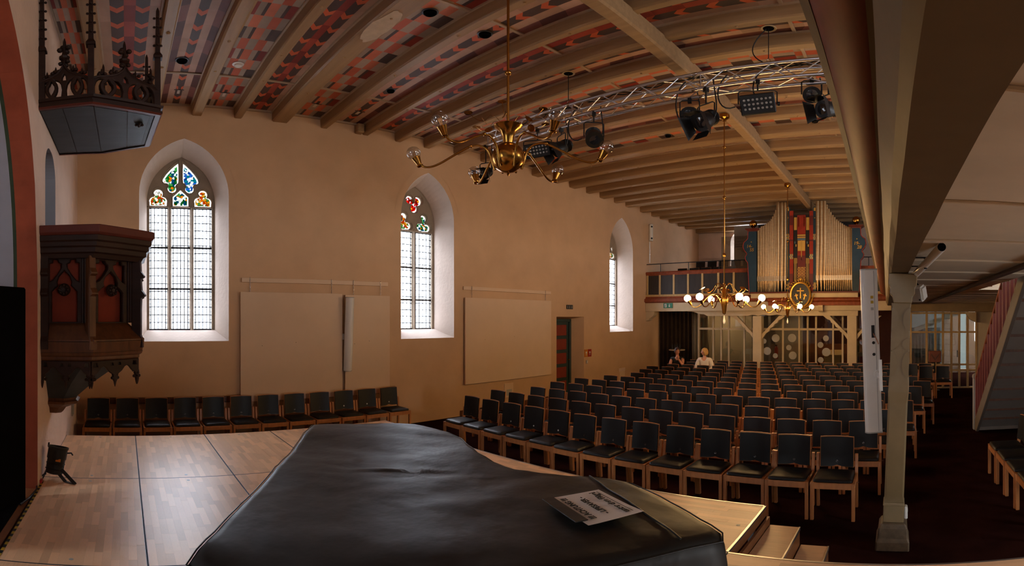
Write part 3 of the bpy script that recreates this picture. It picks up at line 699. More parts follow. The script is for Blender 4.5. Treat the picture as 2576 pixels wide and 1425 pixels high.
# ================================================================ CHAIRS
def make_chair():
    t = thing('stacking_chair', 'x', 'chair', (0,0,0), 0)
    fr = MB(); z0, z1 = .375, .445
    fr.bx(-.20,.20,-.222,-.200,z0,z1); fr.bx(-.20,.20,.185,.205,z0,z1)
    for s_ in (-1,1): fr.bx(s_*.218-.011, s_*.218+.011, -.20, .19, z0, z1)
    fr.build('seat_frame', BEECH, t)
    lg = MB().bx(-.018,.018,-.02,.02,0,.445).mesh('leg', BEECH, bev=.003)
    for s_ in (-1,1): link('leg', lg, t, (s_*.214, -.205, 0))
    lr = MB().loft([[(-.017,-.022+dy,z),(.017,-.022+dy,z),(.017,.022+dy,z),(-.017,.022+dy,z)] for z, dy in ((0,.03),(.40,0),(.66,.035))]).mesh('leg', BEECH, bev=.003)
    for s_ in (-1,1): link('leg', lr, t, (s_*.216, .20, 0))
    # seat cushion: domed, rounded
    mb = MB(); rg = []
    for k, (ins, z) in enumerate(((.012,.445),(.0,.458),(.006,.478),(.03,.489),(.08,.496),(.15,.499))):
        hw, hd, rr = .205-ins, .205-ins, max(.03-ins*.2, .01); poly = []
        for cx, cy_, a0 in ((hw-rr,hd-rr,0),(-hw+rr,hd-rr,pi/2),(-hw+rr,-hd+rr,pi),(hw-rr,-hd+rr,3*pi/2)):
            for q in range(4): poly.append((cx+rr*cos(a0+q*pi/6), cy_+rr*sin(a0+q*pi/6)-.012, z))
        rg.append(poly)
    mb.loft(rg); mb.build('seat_cushion', VINYL, t, smooth=50)
    # curved backrest: wooden shell with a pad in front
    nx = 12
    def bk(u, z): return .190+.028*(1-(u/.188)**2)+.10*(z-.5)
    def edge(u, lo): return (.505+.018*math.exp(-(u/.035)**2)) if lo else .865-.004*(u/.188)**2
    def shell(ins, y0, y1, name, m):
        mb = MB(); us = [-.189+ins+(.378-2*ins)*i/nx for i in range(nx+1)]; rg = []
        for u in us:
            a, b = edge(u, 1)+ins, edge(u, 0)-ins
            rg.append([(u, bk(u,z)+y, z) for z, y in ((a,y0),(b,y0),(b,y1),(a,y1))])
        mb.loft(rg); return mb.build(name, m, t, smooth=35)
    shell(0, 0, .013, 'back_shell', BEECH); shell(.008, -.020, .0, 'back_pad', VINYL)
    zc = .575; Mr = frame((0, bk(0,zc)-.0255, zc), (1,0,.1), (0,.1,1))
    ring = MB(Mr).tube([(.0105*cos(a), .0105*sin(a), 0) for a in [2*pi*i/14 for i in range(14)]], .0018, 5, closed=True).mesh('badge_ring', STEEL, smooth=True)
    disc = MB(Mr).lathe([(.0125,-.0015),(.0125,.0015),(.008,.0025)], 14).mesh('badge_disc', WHITEP)
    link('badge_ring', ring, t)
    MB().tube([(.232,-.03,.40),(.262,-.03,.40)], .005, 6).build('link_rod', STEEL, t)
    return t, ring, disc
chair0, RINGM, DISCM = make_chair(); used = [False]
def chair(x, y, rz, label, group, z=0.0, disc=False, far=False):
    if not used[0]: t = chair0; used[0] = True
    else: t = copy_tree(chair0)
    t.location = (x, y, z); t.rotation_euler = (0,0,rz); t['label'] = label; t['group'] = group
    if disc:
        for c in t.children:
            if c.name.startswith('badge'): c.data = DISCM; c.name = 'badge_disc'
    if far:
        for c in list(t.children):
            if c.name.startswith(('badge', 'link')): bpy.data.objects.remove(c)
    return t
# nave rows (backs at Y0+.843k; chairs face the stage, i.e. -Y)
ROW = [(-6.37,13),(-6.64,14),(-6.47,14),(-6.70,15),(-6.70,15),(-6.43,15),(-6.22,15),(-6.41,15),(-6.58,15),(-6.36,14),(-6.62,14),(-6.50,14)]
def row_start(k, xs):                                     # rows stand in half-pitch stagger
    yb_ = 5.42+.845*k; c_ = -tan(az((1898,1901,1903,1907)[k]))*yb_ if k < 4 else -tan(az(1908))*yb_+.238
    return c_+.4765*round((xs-c_)/.4765)
ROW = [(row_start(k, xs), n) for k, (xs, n) in enumerate(ROW)]
for k, (xs, n) in enumerate(ROW):
    for j in range(n):
        x = xs+.4765*j+random.uniform(-.008,.008); y = 5.22+.845*k+random.uniform(-.012,.012)
        rw = 'front row' if k == 0 else ('back row' if k == 11 else ordn(k)+' row behind the front row')
        chair(x, y, random.uniform(-.015,.015), 'black-padded beech chair, %s from the left wall in the %s' % (ordn(j), rw), 'chairs in nave rows', disc=(k == 0 and j in (2,3,4)), far=k > 5)
# chairs along the left wall
for j in range(12):
    chair(WX+.50, -.45+.485*j, pi/2, 'black-padded beech chair against the left wall, %s from the pulpit' % ordn(j), 'chairs along left wall', disc=j >= 9)
# loose chairs in the right aisle
chair(.44, 14.35, 0, 'black-padded chair left of the tabernacle stand by the glass wall', 'chairs in right aisle', far=True)
chair(.83, 13.65, 0, 'black-padded chair, left of the front pair facing out from the glass wall', 'chairs in right aisle', far=True)
chair(1.31, 13.65, 0, 'black-padded chair, right of the front pair facing out from the glass wall', 'chairs in right aisle', far=True)
chair(.86, 14.45, 0, 'black-padded chair half hidden behind the front pair by the glass wall', 'chairs in right aisle', far=True)
for j in range(5): chair(1.48+.012*j, 6.42-.475*j, -pi/2, 'black-padded chair turned sideways by the right edge, %s from the stairs' % ordn(j), 'sideways chairs at right edge')
# balcony chairs on the tiered floor
for j in range(7): chair(-7.25+.47*j, 17.0, 0, 'black-padded chair up on the balcony, %s from the left wall in the upper tier' % ordn(j), 'balcony chairs', 3.52, far=True)
for j in range(6): chair(-7.6+.47*j, 16.1, 0, 'black-padded chair up on the balcony, %s from the left wall in the lower tier' % ordn(j), 'balcony chairs', 3.20, far=True)
# ================================================================ PULPIT and its canopy
def ringp(P, z, k, c=(-5.45, EY)): return [(c[0]+(x-c[0])*k, c[1]+(y-c[1])*k, z) for x, y in P]
PV = [(-4.76,EY),(-4.74,-.30),(-5.16,.20),(-5.72,.20),(-6.14,-.30),(-6.16,EY)]
pu = thing('pulpit', 'dark carved oak pulpit with red panels hung on the wall', 'pulpit', (0,0,0))
MB().loft([ringp(PV,3.02,1.07), ringp(PV,3.045,1.10), ringp(PV,3.115,1.10), ringp(PV,3.12,1.09)]).build('top_rail', REDRAIL, pu, bev=.004)
MB().loft([ringp(PV,2.80,.97), ringp(PV,2.84,.99), ringp(PV,2.855,1.02), ringp(PV,2.90,1.02), ringp(PV,2.915,1.045), ringp(PV,2.955,1.045), ringp(PV,2.97,1.07), ringp(PV,3.018,1.075)]).build('cornice', OAK, pu)
MB().loft([ringp(PV,1.96,.80), ringp(PV,2.16,.80), ringp(PV,2.86,.80)]).build('inner_body', REDPAN, pu)
MB().loft([ringp(PV,1.98,1.0), ringp(PV,1.995,1.0), ringp(PV,2.17,.82)]).build('sloping_sill', OAK2, pu)
MB().loft([ringp(PV,1.87,.98), ringp(PV,1.975,1.0)]).build('lower_board', OAK2, pu)
MB().loft([ringp(PV,1.78,.93), ringp(PV,1.80,.95), ringp(PV,1.825,.95), ringp(PV,1.84,.975), ringp(PV,1.868,.985)]).build('base_moulding', OAK2, pu)
def face(P, i, k, z, c=(-5.45, EY)):
    a = V(ringp(P, z, k, c)[i]); b = V(ringp(P, z, k, c)[i+1]); ex = (b-a); L = ex.length
    # local x from b to a so that local z (x cross y) points outward
    return frame(a, (b-a), (0,0,1)), L
for i in range(5):
    Mf, L = face(PV, i, .86, 2.16); hgt = .66
    S = lambda pts: [(x*L, y*hgt) for x, y in pts]
    Hm = S([(.22,.01),(.78,.01),(.78,.47),(.70,.53),(.645,.56),(.66,.62),(.62,.70),(.5,.79),(.38,.70),(.34,.62),(.355,.56),(.30,.53),(.22,.47)])
    Hl = S([(.17,.62),(.24,.645),(.34,.73),(.43,.83),(.44,.89),(.38,.91),(.36,.95),(.25,.965),(.24,.91),(.17,.90)])
    Hr = [(L-x, y) for x, y in Hl][::-1]
    plate_obj('tracery_panel', S([(.0,0),(1,0),(1,1.02),(0,1.02)]), [Hm, Hl, Hr], .045, .008, Mf, OAK, pu)
    ro = MB(Mf @ Matrix.Translation((.5*L, .50*hgt, .03))); ro.lathe([(.0,.03),(.018,.032),(.022,.02),(.05,.028),(.062,.012),(.064,-.01)], 16)
    for q in range(8): a_ = q*pi/4; ro.sphere((.042*cos(a_), .042*sin(a_), .028), .016, 8, 6)
    ro.build('rosette', OAK, pu, smooth=True)
    for x in (.04, .10, .90, .96): MB(Mf).tube([(x*L,0,.03),(x*L,1.0*hgt,.03)], .011, 6).build('colonnette', OAK, pu, smooth=True)
for i in range(6):
    p = V(ringp(PV, 0, .96)[i]); d = V((p.x+5.45, p.y-EY, 0)); d = d.normalized()
    prof = [(0,1.90),(.05,1.90),(.05,1.98),(.03,2.03),(.03,2.30),(.035,2.42),(.075,2.44),(.075,2.455),(.04,2.50),(.03,2.62),(.065,2.64),(.065,2.655),(.03,2.70),(.025,2.82),(0,2.82)]
    Mp = frame((p.x-d.x*.02, p.y-d.y*.02, 0), d, (0,0,1)); wv = .035
    if i in (0, 5): Mp = frame((p.x, p.y+.04, 0), d, (0,0,1))
    mb = MB(Mp); mb.prism([(-.06,1.90)]+prof+[(-.06,2.82)], -wv, wv); mb.build('corner_buttress', OAK2 if i in (1,) else OAK, pu)
for i in range(5):
    Mf, L = face(PV, i, .93, 1.55)
    O = [(0,.235),(0,.03),(.02*L,0),(.05*L,.04),(.06*L,.09),(.14*L,.12),(.20*L,.16),(.25*L,.175),(.30*L,.16),(.36*L,.12),(.44*L,.09),(.46*L,.03),(.5*L,-.01),(.54*L,.03),(.56*L,.09),(.64*L,.12),(.70*L,.16),(.75*L,.175),(.80*L,.16),(.86*L,.12),(.94*L,.09),(.95*L,.04),(.98*L,0),(L,.03),(L,.235)]
    ho = [[(c*L-.05*L,.175),(c*L+.05*L,.175),(c*L+.03*L,.215),(c*L-.03*L,.215)] for c in (.08,.42,.58,.92)]
    plate_obj('hanging_tracery', O[::-1], ho, .03, .005, Mf, OAK, pu)
    for c in (.02, .5, .98):
        mb = MB(Mf)
        for (dx, dy) in ((-.035,.05),(.035,.05),(0,.015),(-.02,.085),(.02,.085)): mb.sphere((c*L+dx, dy, 0), .018, 8, 6)
        mb.lathe([(.02,.04),(.012,-.01),(.004,-.04)], 8, Matrix.Translation((c*L,0,0)) @ Matrix.Rotation(-pi/2,4,'X') @ Matrix.Rotation(0,4,'Z'))
        mb.build('drop_finial', OAK, pu, smooth=True)
CO = [(-5.24,EY),(-5.22,-.66),(-5.32,-.54),(-5.56,-.54),(-5.66,-.66),(-5.66,EY)]
MB().loft([[(x,y,1.34) for x,y in CO], [(x+(a-x)*.35, y+(b-y)*.35, 1.52) for (x,y),(a,b) in zip(CO,[p[:2] for p in ringp(PV,0,.84)])], [p[:2]+(1.79,) for p in ringp(PV,0,.84)]]).build('tapered_support', SLATE, pu)
cc = (-5.45, EY)
def cr(z, k): return [(cc[0]+(x-cc[0])*k, cc[1]+(y-cc[1])*k, z) for x, y in CO]
MB().loft([cr(1.15,.42), cr(1.17,.50), cr(1.22,.62), cr(1.26,.95), cr(1.275,1.08), cr(1.30,1.10), cr(1.315,1.0), cr(1.34,1.02)]).build('corbel', OAK2, pu)

KV = [(-4.65,EY),(-4.56,-.30),(-4.86,.37),(-5.87,.30),(-6.15,-.25),(-6.17,EY)]
cn = thing('pulpit_canopy', 'dark carved oak sounding board with pinnacles above the pulpit', 'canopy', (0,0,0))
KC = (-5.4, EY); KZ = 4.35
def kr(z, k): return ringp(KV, z, k, KC)
MB().loft([kr(KZ,.94), kr(KZ,.985), kr(KZ+.02,1.0), kr(KZ+.02,.90), kr(KZ+.01,.90)], caps=False).build('underside_trim', REDRAIL, cn)
MB().loft([kr(KZ+.02,.93), kr(KZ+.02,1.0), kr(KZ+.045,1.0), kr(KZ+.05,.985), kr(KZ+.075,.985), kr(KZ+.08,1.005), kr(KZ+.11,1.01), kr(KZ+.115,.95)]).build('cornice', OAK, cn)
yb = [EY, -.60, -.30, .02, .45]
for a, b in zip(yb[:-1], yb[1:]):
    bm = bmesh.new(); f = bm.faces.new([bm.verts.new((x,y,KZ+.012)) for x,y,_ in kr(0,.935)])
    g = list(bm.verts)+list(bm.edges)+list(bm.faces); bmesh.ops.bisect_plane(bm, geom=g, plane_co=(0,a+.004,0), plane_no=(0,1,0), clear_inner=True)
    g = list(bm.verts)+list(bm.edges)+list(bm.faces); bmesh.ops.bisect_plane(bm, geom=g, plane_co=(0,b-.004,0), plane_no=(0,-1,0), clear_inner=True)
    r = bmesh.ops.extrude_face_region(bm, geom=list(bm.faces)); bmesh.ops.translate(bm, vec=(0,0,.02), verts=[e for e in r['geom'] if isinstance(e, bmesh.types.BMVert)])
    me = bpy.data.meshes.new('soffit_board'); bm.to_mesh(me); bm.free(); me.materials.append(SLATE); link('soffit_board', me, cn)
mb = MB(); q = onZ(350,314,KZ)
for (dx, dy) in ((0,0),(.03,0),(-.03,0),(0,.03),(0,-.03)): mb.sphere((q.x+dx,q.y+dy,KZ-.005), .018, 8, 5)
mb.build('carved_boss', OAK, cn, smooth=True)
def leafy(mb, x, y, r):
    for q in range(4): a_ = q*pi/2+.4; mb.sphere((x+r*1.1*cos(a_), y+r*.8*sin(a_), .012*(-1)**q), r*.72, 8, 5)
for i in range(5):
    Mf, L = face(KV, i, .95, KZ+.115, KC); h = .40
    O = [(0,0),(L,0),(L,.46*h),(.90*L,.56*h),(.75*L,.62*h),(.62*L,.72*h),(.54*L,.86*h),(.5*L,1.0*h),(.46*L,.86*h),(.38*L,.72*h),(.25*L,.62*h),(.10*L,.56*h),(0,.46*h)]
    I1 = [(.055,.03),(.20,.03),(.155,.12),(.13,.22),(.125,.33),(.15,.46),(.19,.53),(.13,.50),(.08,.40),(.055,.25)]
    I2 = [(.25,.10),(.285,.17),(.315,.27),(.31,.36),(.28,.41),(.265,.47),(.25,.50),(.235,.47),(.22,.41),(.19,.36),(.185,.27),(.215,.17)]
    I3 = [(.30,.03),(.445,.03),(.46,.22),(.44,.38),(.39,.49),(.32,.54),(.355,.46),(.375,.33),(.37,.22),(.345,.12)]
    ho = []
    for sgn in (0, 1):
        for H_ in (I1, I2, I3): pts_ = [((1-x if sgn else x)*L, y*h) for x, y in H_]; ho.append(pts_[::-1] if sgn else pts_)
    ho.append([((.5+x)*L, y*h) for x, y in ((-.04,.50),(.04,.50),(.03,.62),(0,.70),(-.03,.62))])
    plate_obj('gable_tracery', O, ho, .05, .008, Mf, OAK, cn)
    mb = MB(Mf); mb.tube([(x, y, .02) for x, y in O[2:]], .016, 6); mb.build('gable_moulding', OAK, cn, smooth=True)
    mb = MB(Mf)
    mb.lathe([(.022,h*.9),(.016,h*1.12),(.05,h*1.18),(.055,h*1.24),(.03,h*1.30),(.018,h*1.42),(.02,h*1.55),(.014,h*1.75),(.004,h*1.86)], 8, Matrix(((1,0,0,.5*L),(0,0,1,0),(0,-1,0,0),(0,0,0,1))))
    leafy(mb, .5*L, h*1.06, .035); leafy(mb, .5*L, h*1.50, .042)
    mb.build('gable_finial', OAK, cn, smooth=True)
    for x, y in ((.16,.66),(.33,.78),(.67,.78),(.84,.66)): mb = MB(Mf); leafy(mb, x*L, y*h, .030); mb.lathe([(.014,0),(.010,.05),(.002,.075)], 6, Matrix(((1,0,0,x*L),(0,0,1,y*h),(0,-1,0,0),(0,0,0,1)))); mb.build('crocket', OAK, cn, smooth=True)
for i in range(5):
    x, y, _ = kr(0,.96)[i]; top = (6.12,6.12,5.80,5.70,5.7)[i]; z0 = KZ+.115
    if i == 0: y += .03
    mb = MB(); mb.bx(x-.028,x+.028,y-.028,y+.028,z0,z0+.62)
    mb.loft([[(x+a*r,y+b*r,z) for a,b in ((-1,-1),(1,-1),(1,1),(-1,1))] for z,r in ((z0+.60,.045),(z0+.63,.045),(z0+.68,.024),(top-.06,.016),(top,.003))])
    for k in range(int((top-z0-.75)/.13)):
        zz = z0+.78+.13*k
        for a,b in ((1,0),(-1,0),(0,1),(0,-1)): mb.sphere((x+a*.034,y+b*.034,zz), .016, 7, 5)
    mb.build('pinnacle', OAK, cn)

# ================================================================ WEST BALCONY, organ, partition
BY = 15.2
def bX(x): return -BY*tan(az(x))
bl = thing('organ_balcony', 'wooden west balcony with dark panels and red rails', 'balcony', (0,0,0))
x0, x1 = WX, -.15
MB().bx(x0, x1, BY+.02, WYW, 2.62, 2.82).build('floor_slab', CREAM, bl)
MB().bx(x0, -4.9, 15.75, 16.6, 2.82, 3.20).build('lower_tier', DARKP, bl); MB().bx(x0, -4.9, 16.62, 17.6, 2.82, 3.52).build('upper_tier', DARKP, bl)
mb = MB(); mb.prism([(0,3.72),(0,3.86),(-.05,3.86),(-.07,3.82),(-.05,3.76),(-.03,3.72)], x0, x1, frame((0,BY+.04,0),(0,1,0),(0,0,1))); mb.build('top_rail', MAHOG, bl)
mb = MB(); mb.prism([(.04,2.98),(.04,3.05),(-.05,3.05),(-.03,2.98)], x0, x1, frame((0,BY,0),(0,1,0),(0,0,1))); mb.build('panel_sill', YWOOD, bl)
mb = MB(); mb.prism([(.04,2.76),(.04,2.98),(-.02,2.98),(-.05,2.92),(-.12,2.90),(-.13,2.80),(-.05,2.76)], x0, x1, frame((0,BY,0),(0,1,0),(0,0,1))); mb.build('red_cornice', MAHOG, bl)
mb = MB(); mb.bx(x0, x1, BY-.06, BY+.24, 2.46, 2.76); mb.build('cream_beam', CREAM, bl, bev=.012)
dv = [1629,1660,1695,1731,1767,1807,1846,1886]
for a, b in zip(dv[:-1], dv[1:]): MB().bx(bX(a)+.02, bX(b)-.02, BY, BY+.03, 3.06, 3.72).build('dark_panel', DARKP, bl)
for a in dv: MB().bx(bX(a)-.035, bX(a)+.035, BY-.02, BY+.03, 3.05, 3.74).build('panel_stile', YWOOD, bl, bev=.006)
for a, b in ((2165,2195),(2197,2225),(2227,2255)): MB().bx(bX(a), bX(b), BY, BY+.03, 3.06, 3.72).build('dark_panel', DARKP, bl)
MB().tube([(x0,BY+.05,4.14),(bX(1890),BY+.05,4.14)], .014, 8).build('black_handrail', IRON, bl, smooth=True); MB().tube([(bX(2168),BY+.05,4.14),(x1,BY+.05,4.14)], .014, 8).build('black_handrail', IRON, bl, smooth=True)
for x in (1660,1731,1807,1880,2185): MB().tube([(bX(x),BY+.05,3.85),(bX(x),BY+.05,4.14)], .012, 6).build('rail_stanchion', IRON, bl, smooth=True)
MB().bx(bX(1812), bX(1888), BY+.10, BY+.106, 3.86, 4.95).build('glass_screen', GLAZ, bl)
mb = MB(); mb.prism([(0,0),(.34,0),(.34,-.06),(.30,-.14),(.22,-.2),(.14,-.24),(.12,-.3),(0,-.34)], -.12, .12, frame((WX,BY+.10,2.46),(1,0,0),(0,0,1))); mb.build('wall_corbel', CREAM, bl)
# scalloped apron under the beam
mb = MB(); pts_ = [(-6.9,2.46)]; X = -6.9
for k in range(49): pts_.append((-6.9+5.7*k/48, 2.30+.035*abs(sin(k*.9))*(1 if k < 6 or 18 < k < 30 else 0)+(.15*(1-k/6) if k < 6 else 0)))
pts_ += [(-1.2,2.46)]
mb.prism(pts_[::-1], -.05, .05, frame((0,BY+.1,0),(1,0,0),(0,0,1))); mb.build('scalloped_apron', CREAM, bl)
sbd = MB().bx(-6.28, -2.95, 18.30, 18.36, 2.83, 5.9).build('board_screen', mat('beige_board_screen', (176,166,152), .8, var=.06)); tag(sbd, 'beige board partition rising behind the organ on the balcony', 'partition')
es = thing('exit_sign', 'green exit sign with white arrow under the balcony edge', 'sign', (bX(1683), BY-.075, 2.66))
SGN = mat('sign_green', (20,110,80), .5); MB().box((0,0,0),(.34,.02,.17)).build('sign_plate', SGN, es)
p = MB(); p.bx(.045,.065,-.014,-.011,-.01,.06); p.prism([(.02,-.005),(.09,-.005),(.055,-.06)], .011, .014, frame((0,0,0),(1,0,0),(0,0,1))); p.build('white_arrow', WHITEP, es); p = MB(); p.bx(-.13,-.05,-.013,-.0105,-.06,.06); p.build('white_doorway', WHITEP, es)
p = MB(); p.sphere((-.085,-.0135,.035), .011, 8, 5); p.bar((-.085,-.0135,.025),(-.10,-.0135,-.015),.016); p.bar((-.10,-.0135,-.015),(-.12,-.0135,-.05),.01); p.bar((-.10,-.0135,-.015),(-.07,-.0135,-.045),.01); p.build('running_figure', SGN, es)

# posts and braces
for xx, lab in ((1907,'cream timber post with curved braces under the balcony, left one'), (2144,'cream timber post with curved braces under the balcony, right one')):
    X = -15.4*tan(az(xx)); t = thing('balcony_post', lab, 'post', (X, 15.42, 0), 0, 'balcony posts')
    MB().loft([[(a*r,b*r,z) for a,b in ((-1,-1),(1,-1),(1,1),(-1,1))] for z,r in ((0,.17),(.3,.17),(.32,.15),(2.30,.15))]).build('shaft', CREAM, t, bev=.015)
    for s_ in (-1,1):
        mb = MB(); pr = [(.15,1.55),(.15,1.72),(.72,2.30),(.92,2.30),(.80,2.20),(.70,2.16),(.66,2.08),(.56,2.03),(.52,1.95),(.42,1.90),(.38,1.80),(.28,1.74)]
        mb.prism([(s_*x,z) for x,z in pr], -.07, .07, frame((0,0,0),(1,0,0),(0,0,1))); mb.build('brace', CREAM, t)
# glazed partition
gp = thing('glazed_partition', 'cream framed glass partition wall below the balcony', 'partition', (0, 15.85, 0)); GY = 15.85
mx = [1758,1795,1815,1834,1873,1908,1970,2011,2032,2053,2096,2120,2150,2185]
XX = [-GY*tan(az(x)) for x in mx]
for x in XX: MB().bx(x-.03, x+.03, -.04, .04, 0, 2.62).build('mullion', CREAM, gp, bev=.006)
for z in (.04, 1.86, 2.58): MB().bx(XX[0], XX[-1], -.035, .035, z-.035, z+.035).build('transom', CREAM, gp, bev=.006)
for a, b in zip(XX[:-1], XX[1:]):
    for z0, z1 in ((.08,1.82),(1.90,2.54)): MB().bx(a+.03, b-.03, -.003, .003, z0, z1).build('pane', GLAZ, gp)
ds = [(1375,985,40),(1557,938,62),(1425,1138,62),(1552,1212,40),(1812,935,65),(1762,1085,42),(1822,1208,62),(2340,940,45),(2255,1043,45),(2345,1155,65),(2258,1278,45)]
for cx, cy_, r in ds:
    q = onY(1700+cx/6.195, 700+cy_/6.195, GY-.006); rr = r/6.195/F*GY*1.03
    MB().lathe([(rr,-.001),(rr,.001)], 24, frame((q.x, -.006, q.z),(1,0,0),(0,0,1))).build('frosted_dot', DOT, gp)
# room behind the partition
rb = MB(); rb.bx(-8.4,-5.3,17.5,17.55,0,2.6); rb.bx(-4.35,-3.35,17.3,17.36,0,2.6); struct(rb.build('back_room_wall', ROOMW), 'cream walls of the room behind the glass partition')
rd = MB().bx(-3.3,.2,18.6,18.66,0,2.6).build('back_room_wall', mat('red_brown_room_wall', (86,40,28), .8)); struct(rd, 'red-brown wall of the room behind the glass partition')
def curtain(name, lab, p, q, z0, z1, m, amp=.06, n=60, folds=12):
    p = V(p); q = V(q); d = (q-p); nn = V((-d.y, d.x)).normalized(); mb = MB(); vs = []
    for z in (z0, z1):
        for i in range(n+1): t = i/n; o = p+d*t+nn*amp*sin(2*pi*folds*t)*(1 if z == z0 else .8); vs.append((o.x, o.y, z))
    mb.add(vs, [(i,i+1,n+2+i,n+1+i) for i in range(n)]); o = mb.build(name, m, None, smooth=True)
    sm = o.modifiers.new('thickness', 'SOLIDIFY'); sm.thickness = .008; return tag(o, lab, 'curtain')
curtain('curtain', 'dark brown curtain hanging under the balcony by the left wall', (-8.42,16.1), (-7.45,16.9), .02, 2.6, CURTD, .05, 60, 8)
curtain('curtain', 'grey-beige pleated curtain behind the first partition panes', (-7.2,16.3), (-6.55,16.3), .02, 2.6, CURT, .08, 40, 4)
lt = thing('bar_table', 'slim standing table with bottles by the dark curtain', 'table', (-7.55,15.75,0))
MB().lathe([(.28,1.08),(.29,1.09),(.29,1.11),(.28,1.115)], 24).build('table_top', CREAM, lt); MB().tube([(0,0,.02),(0,0,1.08)], .025, 10).build('stem', CREAM, lt); MB().lathe([(.22,0),(.22,.015),(.03,.03)], 20).build('foot_plate', CREAM, lt)
for k in range(4):
    tag(MB().lathe([(.028,0),(.028,.12),(.012,.16),(.012,.2)], 10).build('bottle', BLACK, None, smooth=True, loc=(-7.72+.1*k,15.72,1.116)), 'small dark bottle on the standing table, %s from the left' % ordn(k), 'bottle', 'bottles on standing table')
le = thing('lectern', 'pale wooden lectern behind the glass partition', 'lectern', (-16.8*tan(az(2095)),16.8,0))
mb = MB(); mb.loft([[(-.28,-.2,0),(.28,-.2,0),(.28,.2,0),(-.28,.2,0)],[(-.28,-.2,.95),(.28,-.2,.95),(.28,.2,1.08),(-.28,.2,1.08)]]); mb.build('lectern_body', YWOOD, le, bev=.01)
mb = MB(); mb.loft([[(-.33,-.26,.95),(.33,-.26,.95),(.33,.25,1.09),(-.33,.25,1.09)],[(-.33,-.26,.98),(.33,-.26,.98),(.33,.25,1.12),(-.33,.25,1.12)]]); mb.build('lectern_top', YWOOD, le)
fx = thing('fire_extinguisher', 'small red fire extinguisher on the wall behind the glass', 'extinguisher', (-4.30,17.23,.75))
MB().lathe([(.0,0),(.06,.01),(.065,.05),(.065,.38),(.04,.44),(.02,.46)], 12).build('cylinder', mat('signal_red', (170,20,20), .4), fx, smooth=True); MB().box((0,0,.49),(.05,.09,.05)).build('valve', BLACK, fx)
rk = thing('brochure_rack', 'rack of colourful brochures beside the right balcony post', 'rack', (-1.05,16.05,0))
MB().bx(-.32,.32,.1,.12,0,1.85).build('rack_back', CREAM, rk)
for k in range(4): MB().bx(-.32,.32,-.06,.10,.35+.36*k,.37+.36*k).build('rack_shelf', CREAM, rk)
rc = [(190,40,34),(220,120,40),(60,110,60),(210,190,150),(40,60,110),(160,30,60)]
for k in range(4):
    for j in range(4):
        tag(MB().box((0,0,.12),(.125,.012,.22)).build('brochure', mat('brochure_%d' % ((k*4+j) % 6), rc[(k*4+j) % 6], .5), None, loc=(-1.30+.155*j,16.07,.375+.36*k)), 'brochure standing on the rack, %s shelf up, %s from left' % (ordn(k), ordn(j)), 'brochure', 'brochures on the rack')
for k, (x, y) in enumerate(((-6.2,16.7),(-2.2,16.9))):
    cl_ = thing('room_ceiling_lamp', 'round ceiling lamp in the back room, %s' % ('over the curtain' if k == 0 else 'over the lectern'), 'lamp', (x,y,2.55))
    MB().lathe([(.16,.06),(.17,.02),(.12,-.02),(.0,-.03)], 20).build('lamp_shade', glow('warm_lamp_glow', (255,214,160), 16), cl_, smooth=True); MB().lathe([(.06,.07),(.06,.05)], 12).build('lamp_base', WHITEP, cl_)

# ---- organ
og = thing('pipe_organ', 'painted pipe organ with rows of tin pipes on the balcony', 'organ', (0,0,0)); OY = 15.0
def oX(x): return -OY*tan(az(x))
def oZ(x, y): return EYE+OY/cos(az(x))*el(y)
MB().bx(oX(1893), oX(2157), OY+.05, OY+1.2, 2.98, 3.05).build('wind_chest', REDRAIL, og)
MB().bx(oX(1900), oX(2150), OY+.35, OY+1.2, 3.05, 5.3).build('dark_case', mat('organ_case_black', (22,22,24), .6), og)
mb = MB(); mb.prism([(.15,3.04),(-.10,3.04),(-.13,3.0),(-.12,2.97),(-.10,2.97),(-.10,2.86),(.15,2.86)], oX(1891), oX(2159), frame((0,OY,0),(0,1,0),(0,0,1))); mb.build('cream_plinth', CREAM, og)
mb = MB(); mb.bx(oX(1892)-.02, oX(2158)+.02, OY-.15, OY+.15, 3.00, 3.05); mb.build('red_ledge', REDRAIL, og)
mb = MB(); mb.prism([(.15,2.86),(-.16,2.86),(-.22,2.80),(-.22,2.77),(-.14,2.72),(-.12,2.62),(.15,2.62)], oX(1935), oX(2166), frame((0,OY,0),(0,1,0),(0,0,1))); mb.build('lower_cornice', MAHOG, og)
mb = MB(); mb.prism([(0,0),(.10,0),(.10,-.05),(.06,-.16),(0,-.2)], -.07, .07, frame((oX(2066),OY-.08,2.62),(0,-1,0),(0,0,1))); mb.build('carved_bracket', CREAM, og)
def pipe(x, ytop, r, yfoot=736, ymouth=702):
    X = oX(x); zt_ = oZ(x, ytop); zf = 3.05; zm = 3.05+(.40 if r > .03 else .34)
    p = MB(); p.lathe([(.008,zf),(r*.95,zm),(r,zm+.01),(r,zt_),(r*.8,zt_),(r*.8,zt_-.04)], 12, Matrix.Translation((X,OY,0)), cap=False); po = p.build('organ_pipe', TIN, og, smooth=50)
    m_ = MB(); m_.prism([(-r*.72,zm-.05),(r*.72,zm-.05),(r*.72,zm+.10),(-r*.72,zm+.10)], r*.72, r*.95, frame((X,OY,0),(1,0,0),(0,0,1))); m_.build('pipe_mouth', mat('bright_tin', (205,192,172), .38, .7), po)
LT = [535,515,495,490,475,460,440,420,395,360,320,270]; LX = [265,290,312,335,360,380,402,425,445,465,488,508]
for cx, ty in zip(LX, LT): pipe(1860+(cx-6)/5.48, 480+ty/5.48, .034)
for cx in (535,585,632): pipe(1860+cx/5.48, 510, .062 if cx < 600 else .05)
for cx in (1078,1128,1175): pipe(1860+cx/5.48, 507, .062 if cx < 1150 else .058)
